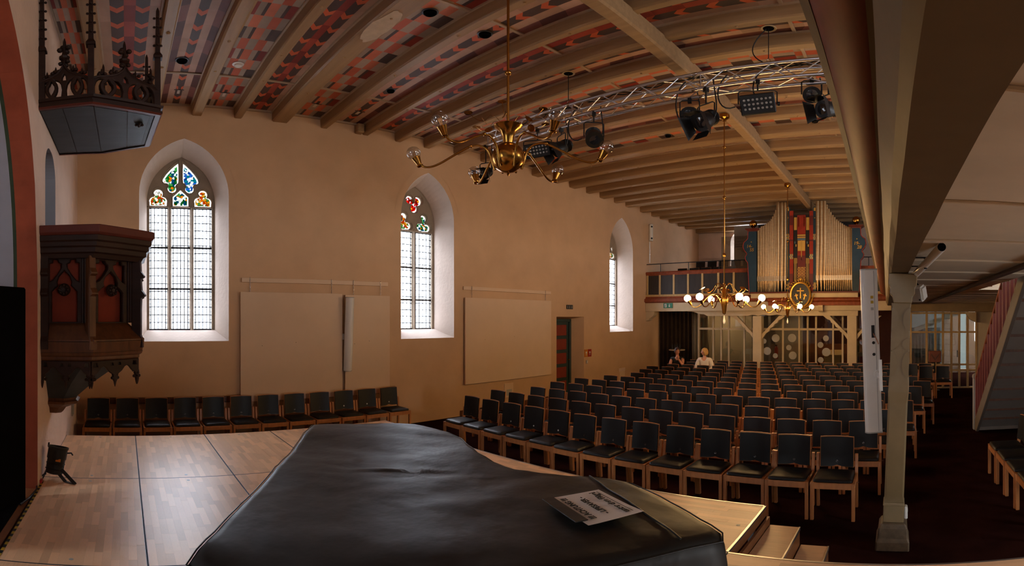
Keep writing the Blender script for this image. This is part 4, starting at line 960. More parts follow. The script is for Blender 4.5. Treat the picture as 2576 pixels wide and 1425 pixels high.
RT = [195,250,298,338,368,400,420,440,455,475,487,497,503,512]
for k, ty in enumerate(RT): pipe(1860+(1205+26.5*k)/5.48, 480+ty/5.48, .036)
for s_, xa, nm in ((-1,1895,'14-|55'), (1,2154,'19-|28')):
    X = oX(xa); mb = MB(); w_ = .13
    zz = [(3.0,.10),(3.6,.13),(4.0,.15),(4.08,.22),(4.18,.24),(4.28,.18),(4.32,.20),(4.40,.27),(4.52,.31),(4.66,.28),(4.72,.20),(4.78,.15),(5.02,.14)]
    P_ = [(-.12*s_,3.0)]+[(s_*w,z) for z,w in zz]+[(-.12*s_,5.02)]
    mb.prism(P_ if s_ > 0 else P_[::-1], -.08, .12, frame((X,OY,0),(1,0,0),(0,0,1))); mb.build('side_tower', ORB, og)
    mb = MB(); mb.tube([(X+s_*w, OY-.12, z) for z, w in zz], .012, 6); mb.build('red_edge_line', ORR, og, smooth=True)
    MB().loft([[(X+a*r,OY+b*r*.8,z) for a,b in ((-1,-1),(1,-1),(1,1),(-1,1))] for z,r in ((5.0,.15),(5.03,.16),(5.07,.22),(5.10,.22))]).build('tower_cap', REDRAIL, og)
    mb = MB(); mb.lathe([(.05,5.10),(.03,5.13),(.06,5.15),(.02,5.17)], 12, Matrix.Translation((X,OY,0))); mb.sphere((X,OY,5.27), .125, 16, 10); mb.build('gilt_ball', BRASS, og, smooth=True)
    a_, b_ = nm.split('|')
    text_mesh('year_figures', a_, .14, GOLD, og, frame((X+s_*.06-.04,OY-.122,4.52),(1,0,0),(0,0,1)), .003, shear=.15); text_mesh('year_figures', b_, .14, GOLD, og, frame((X+s_*.06+.04,OY-.122,4.40),(1,0,0),(0,0,1)), .003, shear=.15)
    MB().lathe([(.02,0),(.02,.004)], 5, frame((X+s_*.03,OY-.122,4.66),(1,0,0),(0,0,1))).build('gilt_star', GOLD, og)
# painted centre: boards with flat colour fields
def board(name, xa, xb, ya, yb, base, cells, yoff=0.0):
    xa_, xb_ = oX(xa), oX(xb); za, zb = oZ((xa+xb)/2, yb), oZ((xa+xb)/2, ya); W_, H_ = xb_-xa_, zb-za
    o = MB().bx(xa_, xb_, OY-.02+yoff, OY+.10+yoff, za, zb).build(name, base, og)
    for (m, u0, u1, v0, v1) in cells:
        MB().bx(xa_+u0*W_, xa_+u1*W_, OY-.0235+yoff, OY-.02+yoff, za+v0*H_, za+v1*H_).build('painted_field', m, o)
OGD = mat('organ_gold_paint', (206,164,78), .45, .2); OBL = mat('organ_black_paint', (24,24,26), .5); ODR = mat('organ_dark_red', (98,26,20), .5); OBE = mat('organ_pale_blue', (86,110,122), .5)
for xa, xb in ((1979,1986.5),(2046,2053.5)):
    ck = [(OGD if (i+j) % 2 else OBE, i/4, (i+1)/4, .60+.018*j, .618+.018*j) for i in range(4) for j in range(4)]+[(OGD, (i % 4)/4, (i % 4+1)/4, .02+.02*j, .04+.02*j) for j in range(4) for i in range(j % 2, 4, 2)]
    board('painted_board', xa, xb, 521, 733, ORB, ck+[(OGD,.2,.8,.95,.99),(OGD,.35,.65,.86,.872)])
for xa, xb in ((1987,1996),(2037,2046)):
    ck = [(OGD if (i+j) % 2 else OBE, i/4, (i+1)/4, .40+.02*j, .42+.02*j) for i in range(4) for j in range(3)]
    board('painted_post', xa, xb, 532, 735, ORR, ck+[(ODR,0,1,.82,.94),(ODR,0,1,.05,.22),(ODR,0,1,.62,.64)], -.04)
for xa, xb in ((1997,2006),(2027.5,2037)):
    ck = [(OGD,.1,.9,.80,.97),(OBE,.2,.5,.62,.65),(OGD,.5,.8,.58,.61)]+[(OGD,(i % 8)/8,(i % 8+1)/8,.36+.01*j,.37+.01*j) for j in range(7) for i in range(j % 2, 8, 2)]+[(OGD,.15+.25*i,.24+.25*i,.05,.36) for i in range(3)]
    board('painted_board', xa, xb, 542, 733, OBL, ck)
ck = [(ORR,0,1,.74,.99),(OGD,.12,.2,.84,.97),(OGD,.8,.88,.84,.97),(OGD,.0,1,.715,.735),(OGD,.0,1,.69,.705),(OBE,0,1,.66,.685),(OGD,.05,.45,.52,.655),(OGD,.55,.95,.52,.655),(OGD,.46,.54,.40,.66),(ORR,.05,.44,.46,.52),(ORR,.56,.95,.46,.52),(ODR,.0,1,.33,.44)]
for j in range(16):
    z = .02+.0185*j
    for i in range(5):
        u = .02+.2*i+(.05 if j % 2 else 0); ck.append((OGD, u, min(u+.11+.04*((i+j) % 2), .99), z, z+.011))
board('painted_centre_panel', 2006.5, 2027, 541, 733, ODR, ck, -.02)
# medallion with three crosses
md = thing('cross_medallion', 'oval black medallion with three gold crosses on the organ front', 'medallion', tuple(onY(2014,742,14.76)))
MB().bx(-.2,.2,.0,.16,-.2,.2).build('mounting_block', OBL, md)
S_ = 14.7/F
mb = MB(); mb.lathe([(.0,.0),(.97,.0),(.99,.02)], 40, frame((0,0,0),(1,0,0),(0,0,1)) @ Matrix.Diagonal((23*S_,29*S_,1,1))); mb.build('oval_field', OBL, md)
mb = MB(); mb.tube([(25.5*S_*cos(a), -.03, 31.5*S_*sin(a)) for a in [2*pi*i/40 for i in range(40)]], .034, 8, closed=True)
mb.build('gilt_frame', GOLD, md, smooth=True)
mb = MB()
for k in range(11):
    a = radians(35+110*k/10); r = 1+.16*(1 if k % 2 else .6); mb.tube([(27*S_*cos(a),-.03,33*S_*sin(a)),(30*S_*cos(a)*r/1.05,-.03,37*S_*sin(a)*r/1.05),(29*S_*cos(a+.09)*r,-.03,36*S_*sin(a+.09)*r)], .016, 6)
mb.sphere((0,-.03,40*S_), .05, 10, 6, sc=(1,.6,1)); mb.build('crown_scrolls', GOLD, md, smooth=True)
for s_ in (-1,1):
    mb = MB(); mb.tube(bez((s_*6*S_,-.03,-34*S_),(s_*26*S_,-.03,-34*S_),(s_*30*S_,-.03,-14*S_),(s_*36*S_,-.03,2*S_)), [.03,.034,.034,.032,.03,.028,.026,.024,.02,.016,.01], 8); mb.build('leaf_spray', GOLD, md, smooth=True)
mb = MB()
for k in range(7): mb.sphere(((k-3)*5*S_,-.04,-33*S_-.01*(3-abs(k-3))), .028, 8, 6)
mb.build('fruit_swag', GOLD, md, smooth=True)
for (cx, cz, h, w_, tl) in ((0,4,27,18,0),(-10,-5,15,9,-.28),(11,-5,15,9,.28)):
    mb = MB(Matrix.Translation((cx*S_,-.034,cz*S_)) @ Matrix.Rotation(tl,4,'Y')); mb.box((0,0,0),(2.4*S_,.012,h*S_)); mb.box((0,0,h*S_*.22),(w_*S_,.012,2.4*S_)); mb.build('gold_cross', GOLD, md)
MB(Matrix.Translation((0,-.036,-17*S_))).sphere((0,0,0), .06, 12, 6, sc=(1,.2,.5)).build('grey_hill', mat('grey_hill_paint', (84,80,78), .6), md)
# ================================================================ SIDE GALLERY on the right
GR = .0202
sg_ = thing('side_gallery', 'timber side gallery with red-brown parapet moulding along the right', 'gallery', (0,0,0), GR)
e = EYE
def extr(name, prof, y0, y1, m, n=1, smooth=False):       # profile (x,z) swept along the gallery
    mb = MB(); mb.loft([[(x, y0+(y1-y0)*i/n, z) for x, z in prof] for i in range(n+1)]); return mb.build(name, m, sg_, smooth=smooth)
def wavy(name, prof, y0, y1, m, n, amp):
    mb = MB(); rg = []
    for i in range(n+1):
        rg.append([(x+random.uniform(-amp,amp), y0+(y1-y0)*i/n, z+random.uniform(-amp,amp)) for x, z in prof])
    mb.loft(rg); return mb.build(name, m, sg_)
wavy('gallery_beam', [(-.02,e+.75),(-.02,e+.52),(.018,e+.43),(.045,e+.41),(.195,e+.41),(.195,e+.75)], -.75, 15.1, GBEAM, 40, .0025)
extr('shadow_board', [(-.04,e+.76),(-.04,e+.70),(-.022,e+.70),(-.022,e+.76)], -.75, 15.1, GBEAM)
extr('red_moulding', [(-.035,e+.74),(-.06,e+.735),(-.10,e+.745),(-.14,e+.77),(-.168,e+.80),(-.168,e+.90),(-.035,e+.90)], -.75, 15.1, MOULD, 8, 50)
wavy('parapet_edge', [(-.165,e+.795),(-.19,e+.81),(-.19,e+.96),(-.165,e+.96)], -.75, 15.1, GBEAM, 60, .0015)
extr('parapet_boards', [(-.13,e+.90),(-.13,e+1.55),(-.09,e+1.55),(-.09,e+.90)], -.75, 15.1, DARKP)
extr('parapet_rail', [(-.19,e+1.55),(-.19,e+1.63),(-.02,e+1.63),(-.02,e+1.55)], -.75, 15.1, MAHOG)
WELL = (1.42, 2.86, 5.2, 8.3)                              # open stair well in the gallery floor
for (xa, xb, ya, yb) in ((.195,4.7,-.75,WELL[2]), (.195,4.7,WELL[3],15.1), (.195,WELL[0]+.15,WELL[2],WELL[3]), (WELL[1]+.15,4.7,WELL[2],WELL[3])): MB().bx(xa,xb,ya,yb,e+.581,e+.75).build('gallery_floor', CREAM, sg_)
yy = [-.75,.97]+[2.03+1.03*k for k in range(13)]
for a, b in zip(yy[:-1], yy[1:]):
    for xa, xb in (((.2, WELL[0]+.15), (WELL[1]+.15, 4.7)) if a > WELL[2]-.6 and b < WELL[3]+.6 else ((.2, 4.7),)):
        MB().bx(xa, xb, a+.005, b-.005, e+.50, e+.58).build('soffit_panel', GSOFF, sg_)
        MB().bx(xa, xb, b-.035, b+.035, e+.485, e+.502).build('soffit_batten', GSOFF, sg_, bev=.004)
MB().bx(1.16, 1.24, -.7, 15.0, e+.455, e+.486).build('cable_duct', mat('dark_brown_duct', (70,44,32), .6), sg_)
MB().bx(.2, 4.6, 14.7, 14.95, e+.22, e+.50).build('end_beam', SAGE, sg_, bev=.01)

# ---- timber post
def gx(xl, y): return xl*cos(GR)-y*sin(GR)
pt = thing('timber_post', 'grey-green carved timber post on a stone base before the chairs', 'post', (-.038, 4.42, 0))
pt.rotation_euler = (0, .032, 0)
MB().loft([[(a*r,b*r,z) for a,b in ((-1,-1),(1,-1),(1,1),(-1,1))] for z,r in ((0,.150),(.10,.148),(.14,.135),(.24,.128),(.29,.104))]).build('stone_base', mat('brown_base_stone', (96,78,56), .6, var=.3, scale=14, bump=.4), pt, bev=.012)
MB().loft([[(a*r,b*r,z) for a,b in ((-1,-1),(1,-1),(1,1),(-1,1))] for z,r in ((.29,.092),(.46,.092),(.475,.098),(.50,.086))]).build('foot_block', SAGE, pt, bev=.006)
oc = lambda r, c, z, dx=0: [(r*x-(c if abs(x) == 1 and False else 0)+dx, r*y, z) for x, y in ((-1,-1+c),(-1+c,-1),(1-c,-1),(1,-1+c),(1,1-c),(1-c,1),(-1+c,1),(-1,1-c))]
MB().loft([oc(.088,.05,.50), oc(.087,.18,.58), oc(.088,.20,1.45,.004), oc(.092,.06,1.55,.006)]).build('shaft', SAGE, pt)
MB().loft([oc(.092,.06,1.55,.006), oc(.090,.12,1.64,.008), oc(.084,.12,1.72,.008), oc(.084,.12,2.30,.008), oc(.088,.1,2.34,.008)]).build('carved_shaft', SAGE, pt, smooth=30)
for z, r in ((2.20,.10), (1.98,.055), (1.80,.115)):
    for s_ in (-1, 1):
        D = [(s_*(-.082)+.008, z-r)]+[(s_*(-.082+.062*sin(pi*i/10))+.008, z-r*cos(pi*i/10)) for i in range(1, 10)]+[(s_*(-.082)+.008, z+r)]
        MB().prism(D if s_ < 0 else D[::-1], 0.080, .092, frame((0,0,0),(1,0,0),(0,0,1))).build('carved_scallop', SAGE, pt)
mb = MB(); mb.prism([(-.075,2.34),(-.09,2.40),(-.11,2.42),(-.11,2.48),(-.125,2.50),(-.125,2.605),(.125,2.605),(.125,2.50),(.11,2.48),(.11,2.42),(.09,2.40),(.085,2.34)], -.105, .105, frame((.014,0,0),(1,0,0),(0,0,1))); mb.build('capital', SAGE, pt, bev=.008)
so_ = thing('power_socket', 'white power socket on the foot of the timber post', 'socket', (pt.location.x+.122, 4.39, .38))
MB().box((0,0,0),(.03,.07,.13)).build('socket_case', WHITEP, so_, bev=.008); MB().lathe([(.02,0),(.02,.004)], 12, frame((.014,0,.02),(0,1,0),(0,0,1))).build('socket_hole', GREYP, so_)

# ---- column loudspeakers
def column_speaker(lab, top, bot, w_, d_, facing, grp):
    top = V(top); bot = V(bot); t = thing('column_speaker', lab, 'loudspeaker', tuple(bot), 0, grp)
    ax = (top-bot); L = ax.length; ax.normalize(); f = V(facing).normalized(); sx = ax.cross(f).normalized(); f = sx.cross(ax)
    M_ = Matrix(((sx.x,f.x,ax.x,0),(sx.y,f.y,ax.y,0),(sx.z,f.z,ax.z,0),(0,0,0,1)))
    prof = [(-w_/2,-d_/2),(w_/2,-d_/2),(w_/2,d_*.2),(w_*.42,d_*.36),(w_*.25,d_*.46),(0,d_*.5),(-w_*.25,d_*.46),(-w_*.42,d_*.36),(-w_/2,d_*.2)]
    mb = MB(M_); mb.prism(prof, .012, L-.012); mb.build('grille_body', WHITEP, t, smooth=30)
    for z in (0, L-.012): MB(M_).prism([(x*1.03,y*1.03) for x,y in prof], z, z+.012).build('end_cap', GREYP, t)
    mb = MB(M_)
    for s_ in (-1,1): mb.bx(s_*w_/2-.002, s_*w_/2+.002, -d_*.30, -d_*.26, .02, L-.02)
    mb.build('side_groove', GREYP, t)
    return t, M_, L
sp, M_, L_ = column_speaker('tall white column loudspeaker fixed beside the timber post', atR(2183,678,4.5), atR(2197,1088,4.5), .105, .15, (-1,-.25,0), 'column loudspeakers')
for z, r in ((L_*.555,.014),(L_*.485,.014)): MB(M_).lathe([(r,0),(r,.004)], 14, frame((.053,-.02,z),(0,1,0),(0,0,1))).build('jack_hole', BLACK, sp)
MB(M_).bx(.051,.056,-.034,-.004,L_*.585,L_*.66).build('connector_plate', BLACK, sp, bev=.002)
for z in (.76,.80,.83): MB(M_).bx(.0525,.0535,-.032,-.006,L_*z-.015,L_*z+.01).build('type_label', GREYP if z < .8 else YELLOW, sp)
mb = MB(M_); mb.lathe([(.04,-.012),(.04,.012)], 16, frame((.075,-.05,L_*.365),(0,1,0),(0,0,1))); mb.bx(.05,.17,-.065,-.035,L_*.365-.025,L_*.365+.025); mb.bx(.17,.176,-.065,-.035,L_*.365-.14,L_*.365+.14); mb.build('wall_bracket', WHITEP, sp)
MB().tube([M_ @ V((.056,-.02,L_*.61)), M_ @ V((.09,-.02,L_*.60)), M_ @ V((.13,-.03,L_*.58)), M_ @ V((.17,-.04,L_*.55))], .004, 6).build('speaker_cable', mat('copper_cable', (170,110,80), .4), sp, smooth=True)
sp2, M_, L_ = column_speaker('white column loudspeaker leaning between the two hung wall boards', onX(880,748,WX+.22), onX(874,934,WX+.10), .15, .13, (.75,-.55,0), 'column loudspeakers')
mb = MB(M_); mb.bx(-.14,-.05,-.10,-.05,L_*.42,L_*.50); mb.lathe([(.04,-.01),(.04,.01)], 14, frame((-.09,-.04,L_*.46),(1,0,0),(0,0,1))); mb.build('wall_bracket', WHITEP, sp2)
sp3, M_, L_ = column_speaker('short white column loudspeaker high on the left wall by the balcony', onX(1638,565,WX+.10), onX(1638,607,WX+.10), .13, .11, (1,-.8,0), 'column loudspeakers')
for z in (.10,.80): MB(M_).bx(-.03,.03,.035,.07,L_*z,L_*z+.06).build('dark_slot', BLACK, sp3)
mb = MB(); mb.bar(onX(1634,608,WX+.02), onX(1634,662,WX+.02), .03, .03); tag(mb.build('cable_conduit', WHITEP), 'thin white cable conduit down the left wall to the balcony rail', 'conduit')
ws = thing('wall_speaker', 'small white box loudspeaker on a bracket under the side gallery', 'loudspeaker', tuple(atR(2312,738,4.75)))
Mw = Matrix.Rotation(radians(-28),4,'Z') @ Matrix.Rotation(radians(22),4,'X')
MB(Mw).box((0,0,0),(.125,.13,.15)).build('speaker_case', WHITEP, ws, bev=.02, seg=2); MB(Mw).box((0,-.066,0),(.10,.006,.13)).build('speaker_grille', GREYP, ws, bev=.002); MB(Mw).box((.03,-.071,-.045),(.016,.003,.016)).build('maker_badge', BLACK, ws)
MB().bar((0,0,.07),(-.12,.02,.20),.016).build('bracket_arm', IRON, ws)
tb = thing('tube_lamp', 'white tube spotlight with black mouth hanging under the side gallery', 'spotlight', tuple(atR(2369,622,3.2)))
p0 = atR(2369,622,3.2); p1 = atR(2304,690,4.4); dv_ = (p1-p0)
M_ = frame((0,0,0), dv_.orthogonal(), dv_.cross(dv_.orthogonal())); 
MB().tube([dv_*0, dv_*.02, dv_*.98, dv_], [.030,.032,.032,.028], 20).build('tube_body', WHITEP, tb, smooth=50)
MB().tube([dv_*-.002, dv_*.001], .0285, 20).build('black_mouth', CLOTHB, tb)
mb = MB(); q = dv_*.55; mb.tube([q+V((-.14,0,.05)), q+V((.0,0,.05)), q+V((.05,0,.06)), q+V((.05,0,.10)), q+V((.02,0,.12))], .006, 6); mb.tube([q+V((0,0,.05)), q+V((0,0,-.04))], .012, 8); mb.build('hanging_bracket', IRON, tb, smooth=True); q = dv_*.85; MB().tube([q+V((-.14,0,.04)), q+V((.03,0,.04)), q+V((.03,0,.10))], .006, 6).build('rear_bracket', IRON, tb, smooth=True)

# ---- stairs at the right
st = thing('gallery_stairs', 'white boarded gallery stairs with red-brown balusters at the right', 'stairs', (0,0,0))
SX, sl = 1.55, 2.42/3.35
def sz(y): return (9.5-y)*sl
mb = MB(); mb.prism([(9.52,0),(9.52,.16),(5.2,sz(5.2)+.22),(5.2,sz(5.2)-.06),(9.30,0)], 0, .055, frame((SX-.03,0,0),(0,1,0),(0,0,1))); mb.build('left_stringer', STAIRP, st, bev=.006)
mb = MB(); mb.prism([(9.52,0),(9.52,.16),(5.2,sz(5.2)+.22),(5.2,sz(5.2)-.06),(9.30,0)], 0, .055, frame((SX+1.15,0,0),(0,1,0),(0,0,1))); mb.build('right_stringer', STAIRP, st)
ys = [9.45,8.78,8.1,7.4,6.7,6.0,5.3]
for a, b in zip(ys[:-1], ys[1:]):
    mb = MB(); mb.prism([(a-.008,sz(a)),(b+.008,sz(b)),(b+.008,sz(b)+.022),(a-.008,sz(a)+.022)], SX+.03, SX+1.15, frame((0,0,0),(0,1,0),(0,0,1))); mb.build('soffit_board', mat('grey_stair_board', (150,140,130), .6, var=.06), st)
MB().bx(SX+.02,SX+1.2,9.40,9.46,0,.10).build('base_plinth', STAIRP, st)
for k in range(12):
    y = 9.2-.33*k
    if y > 5.2: MB().bx(SX+.03,SX+1.15,y-.14,y+.16,sz(y)+.06,sz(y)+.10).build('tread', OAK2, st)
MB().loft([[(SX+a*r,9.5+b*r,z) for a,b in ((-1,-1),(1,-1),(1,1),(-1,1))] for z,r in ((0,.055),(1.02,.055),(1.05,.065),(1.10,.06),(1.13,.02))]).build('newel_post', GREYP, st, bev=.006)
mb = MB(); mb.bar((SX,9.45,sz(9.45)+.98),(SX,5.3,sz(5.3)+.98),.05,.06); mb.build('handrail', MAHOG, st, bev=.01)
bal = MB().loft([[(a*r,b*r,z) for a,b in ((-1,-1),(1,-1),(1,1),(-1,1))] for z,r in ((0,.030),(.80,.030))]).mesh('baluster', mat('red_brown_baluster', (128,62,54), .42, var=.12), bev=.004)
for k in range(17): y = 9.34-.24*k; link('baluster', bal, st, (SX, y, sz(y)+.16))

# ---- glass wall at the end of the right aisle
ag = thing('aisle_glass_wall', 'yellowish wood framed glass doors at the end of the aisle', 'glass wall', (0,15.42,0)); AY = 15.42
ax_ = [-AY*tan(az(x)) for x in (2291,2331,2353,2372,2393,2413,2434,2456)]
for x in ax_: MB().bx(x-.035, x+.035, -.04, .04, 0, 2.45).build('mullion', YWOOD, ag, bev=.006)
for y_ in (788,836,918,932,976): z = onY(2370,y_,AY).z; MB().bx(ax_[0], ax_[-1], -.035, .035, z-.03, z+.03).build('transom', YWOOD, ag, bev=.006)
zz = sorted(onY(2370,y_,AY).z for y_ in (788,836,918,932,976))
for a, b in zip(ax_[:-1], ax_[1:]):
    for z0, z1 in zip(zz[:-1], zz[1:]): MB().bx(a+.035, b-.035, -.003, .003, z0+.03, z1-.03).build('pane', GLAZ, ag)
MB().tube([(ax_[5]-.07,-.04,1.0),(ax_[5]-.07,-.08,1.0),(ax_[5]-.07,-.08,1.2),(ax_[5]-.07,-.04,1.2)], .012, 8).build('door_pull', IRON, ag, smooth=True)
pw_ = MB().bx(ax_[-1]+.04, RX, 15.40, 15.5, 0, 2.75).build('aisle_wall', ROOMW); struct(pw_, 'cream wall end beside the aisle glass doors')
pl = MB(); pl.bx(ax_[0]-.36, ax_[0]-.04, 15.36, 15.5, 0, 2.6); struct(pl.build('aisle_wall', CREAM), 'cream pier between the partition and the aisle doors')
mb = MB(); mb.bx(.35,.45,15.6,WYW,0,2.75); struct(mb.build('lobby_wall', mat('white_lobby_paint', (214,218,218), .9, var=.03)), 'white side wall of the lobby behind the aisle doors')
mb = MB(); mb.bx(.45,1.75,18.2,18.26,0,2.75); struct(mb.build('lobby_wall', MATS['white_lobby_paint']), 'white back wall of the lobby behind the aisle doors')
curtain('curtain', 'grey striped curtain inside the lobby behind the aisle doors', (.52,16.6), (1.55,17.4), .05, 1.9, mat('striped_grey_curtain', (130,128,124), .9, var=.1), .05, 60, 9)
mb = MB(); mb.prism([(0,1.75),(0,1.9),(2.0,2.75),(2.2,2.75),(2.2,2.6)], 0, .06, frame((.6,16.55,0),(1,0,0),(0,0,1))); tag(mb.build('lobby_stair_rail', MATS['white_lobby_paint']), 'white sloping stair side seen through the aisle doors', 'stair side')
struct(MB().bx(-.1,RX,15.12,WYW,2.76,2.84).build('lobby_ceiling', MATS['white_lobby_paint']), 'white ceiling of the lobby behind the aisle doors')
ll = thing('lobby_lamp', 'round milky ceiling lamp in the lobby behind the doors', 'lamp', (2.2,16.9,2.64)); MB().lathe([(.18,.08),(.19,.02),(.12,-.05),(0,-.07)], 20).build('lamp_shade', glow('cool_lamp_glow', (225,240,255), 6), ll, smooth=True); MB().lathe([(.08,.12),(.08,.08)], 12).build('lamp_base', WHITEP, ll)
tbn = thing('tabernacle_stand', 'small carved wooden box on a slim stand by the doors', 'stand', (1.17,14.95,0)); q = onY(2343,911,14.95)
MB().bx(-.19,.19,-.12,.12,.88,1.22).build('carved_box', mat('brown_carved_box', (120,64,34), .5, var=.25), tbn, bev=.015); mb = MB(); mb.prism([(-.12,1.16),(0,1.0),(.12,1.16),(.12,1.10),(0,.93),(-.12,1.10)], .121, .135, frame((0,0,0),(1,0,0),(0,0,1))); mb.build('carved_chevron', OAK2, tbn); MB().tube([(0,0,.02),(0,0,.88)], .02, 8).build('stem', IRON, tbn); MB().lathe([(.16,0),(.16,.015),(.02,.03)], 16).build('foot_plate', IRON, tbn)
ct = MB().prism([(0,0),(.3,0),(.3,-.05),(.2,-.2),(.08,-.26),(0,-.3)], -.1, .1, frame((ax_[-1]-.05,15.25,2.40),(-1,0,0),(0,0,1))).build('wall_corbel', CREAM); tag(ct, 'cream carved corbel above the aisle doors', 'corbel')

# ================================================================ LIGHTING TRUSS
TY0, TS, TZ = 5.62, .24, EYE+3.10; TX0, TX1 = -6.25, .35
tr = thing('lighting_truss', 'silver aluminium box truss spanning the nave below the ceiling', 'truss', (0,0,0))
CH = [(TY0,TZ),(TY0,TZ+TS),(TY0+TS,TZ),(TY0+TS,TZ+TS)]
for y, z in CH: MB().tube([(TX0,y,z),(TX1,y,z)], .0245, 10).build('main_chord', TRUSS, tr, smooth=True)
nb = 22; st_ = (TX1-TX0)/nb
fcs = [((TY0,TZ),(TY0,TZ+TS)), ((TY0+TS,TZ),(TY0+TS,TZ+TS)), ((TY0,TZ),(TY0+TS,TZ)), ((TY0,TZ+TS),(TY0+TS,TZ+TS))]
for (a, b) in fcs:
    m1 = MB().tube([(0,a[0],a[1]),(st_,b[0],b[1])], .0075, 6).mesh('brace', TRUSS, smooth=True); m2 = MB().tube([(0,b[0],b[1]),(st_,a[0],a[1])], .0075, 6).mesh('brace', TRUSS, smooth=True)
    for k in range(nb): link('brace', m1 if k % 2 else m2, tr, (TX0+k*st_,0,0))
for x in (-4.45, -2.45, TX0, TX1):
    for y, z in CH: MB().tube([(x-.05,y,z),(x-.03,y,z),(x+.03,y,z),(x+.05,y,z)], [.021,.027,.027,.021], 10).build('coupler', STEEL, tr, smooth=True)
    mb = MB()
    for (a, b) in fcs: mb.tube([(x+.08,a[0],a[1]),(x+.08,b[0],b[1])], .009, 6)
    mb.build('end_frame', TRUSS, tr, smooth=True)
for xx, lab in ((-4.53,'thin steel suspension rod with hook, holding the left truss half'), (-1.53,'thin steel suspension rod with looped cable, holding the right truss half')):
    t = thing('suspension_rod', lab, 'suspension', (xx, 5.74, 0), 0, 'truss suspensions')
    MB().tube([(0,0,TZ+TS+.14),(0,0,CZ-.005)], .006, 6).build('rod', IRON, t)
    MB().tube([(.022*cos(a),0,TZ+TS+.10+.045*sin(a)) for a in [2*pi*i/12 for i in range(12)]], .006, 6, closed=True).build('hook', STEEL, t, smooth=True)
    MB().lathe([(.095,-.01),(.10,-.004),(.10,.0),(.07,0),(.07,-.004)], 20, Matrix.Translation((0,0,CZ-.004)), cap=False).build('ceiling_ring', CREAM, t, smooth=True); MB().lathe([(.07,0),(.07,.002)], 20, Matrix.Translation((0,0,CZ-.006))).build('dark_hole', CLOTHB, t)
    MB().box((0,0,TZ+TS+.035),(.06,.05,.06)).build('truss_clamp', IRON, t)
    if xx > -2: MB().tube(bez((-.03,0,CZ-.01),(-.28,0,CZ-.3),(-.25,0,TZ+TS+.2),(0,0,TZ+TS+.05)), .008, 6).build('loop_cable', CABLE, t, smooth=True)
def yoke(t, w_, h_, top):
    mb = MB(); mb.tube([(-w_/2,0,0),(-w_/2,0,h_*.9),(-w_/2+.03,0,h_),(w_/2-.03,0,h_),(w_/2,0,h_*.9),(w_/2,0,0)], .009, 6); mb.build('yoke', BLACK, t, smooth=True)
    mb = MB(); mb.tube([(0,0,h_),(0,0,top-.03)], .010, 8); mb.box((0,0,top-.04),(.05,.06,.07)); mb.build('hook_clamp', BLACK, t)
def spot(x, y, Y, d, yaw, pitch, lab, barn=False, ztop=None):
    p = onY(x, y, Y); t = thing('stage_spotlight', lab, 'spotlight', tuple(p), yaw, 'stage spotlights on the truss'); zt_ = (ztop or TZ)-p.z
    yoke(t, d*1.12, d*.95, max(zt_, d*1.1)); R_ = Matrix.Rotation(pitch,4,'X')     # lamp looks along local -Y, pitched down
    Mb = R_ @ Matrix.Rotation(pi/2,4,'X'); r = d/2
    MB(Mb).lathe([(r*.35,-d*.75),(r*.7,-d*.72),(r*.82,-d*.3),(r*.92,0),(r,.02),(r,d*.42),(r*1.04,d*.44),(r*1.04,d*.50),(r*.9,d*.5)], 20).build('lamp_body', BLACK, t, smooth=40)
    MB(Mb).lathe([(r*.9,0),(r*.88,.006),(r*.5,.018),(0,.022)], 20, Matrix.Translation((0,0,d*.44))).build('lens', mat('dark_lens_glass', (30,32,36), .08, 0, spec=.9), t, smooth=True)
    mb = MB(Mb)
    for k in range(5): mb.lathe([(r*.86+.0,0),(r*.92,.006),(r*.86,.012)], 16, Matrix.Translation((0,0,-d*.55+.07*d*k)))
    mb.build('cooling_fins', BLACK, t)
    if barn:
        for a in range(4):
            Q = Mb @ Matrix.Translation((0,0,d*.5)) @ Matrix.Rotation(a*pi/2,4,'Z'); mb = MB(Q); w0, w1 = r*.85, r*(1.35 if a % 2 == 0 else .95)
            mb.add([(r*1.0,-w0,0),(r*1.0,w0,0),(r*1.45,w1,d*.55),(r*1.45,-w1,d*.55),(r*1.0,-w0,.004),(r*1.0,w0,.004),(r*1.46,w1,d*.55+.004),(r*1.46,-w1,d*.55+.004)], [(0,1,2,3),(7,6,5,4),(0,4,5,1),(1,5,6,2),(2,6,7,3),(3,7,4,0)]); mb.build('barn_door', BLACK, t)
    MB().tube(bez((d*.3,.02,-d*.1),(d*.75,.05,d*.3),(d*.45,.05,d*1.2),(.10,.02,zt_+.1)), .009, 6).build('power_cable', CABLE, t, smooth=True)
    return t
def led(x, y, Y, w_, h_, nx, nz, yaw, pitch, roll, lab):
    p = onY(x, y, Y); t = thing('led_panel_light', lab, 'stage light', tuple(p), yaw, 'LED panel lights on the truss'); R_ = Matrix.Rotation(roll,4,'Y') @ Matrix.Rotation(pitch,4,'X')
    MB(R_).box((0,0,0),(w_,.10,h_)).build('lamp_case', BLACK, t, bev=.012)
    lm = MB(R_).lathe([(.0,.006),(.014,.004),(.016,0)], 12, frame((0,-.052,0),(1,0,0),(0,0,1)), cap=False).mesh('led_lens', mat('led_lens_grey', (150,146,140), .2, spec=.8), smooth=True)
    for i in range(nx):
        for j in range(nz): o = link('led_lens', lm, t, R_ @ V(((i-(nx-1)/2)*w_*.86/nx, 0, (j-(nz-1)/2)*h_*.66/nz)))
    yoke(t, w_*1.10, h_*.72, max(TZ-p.z, h_*.9))
    MB().lathe([(.03,0),(.03,.03)], 10, frame((w_*.56,0,0),(0,1,0),(0,0,1))).build('tilt_knob', BLACK, t)
    return t
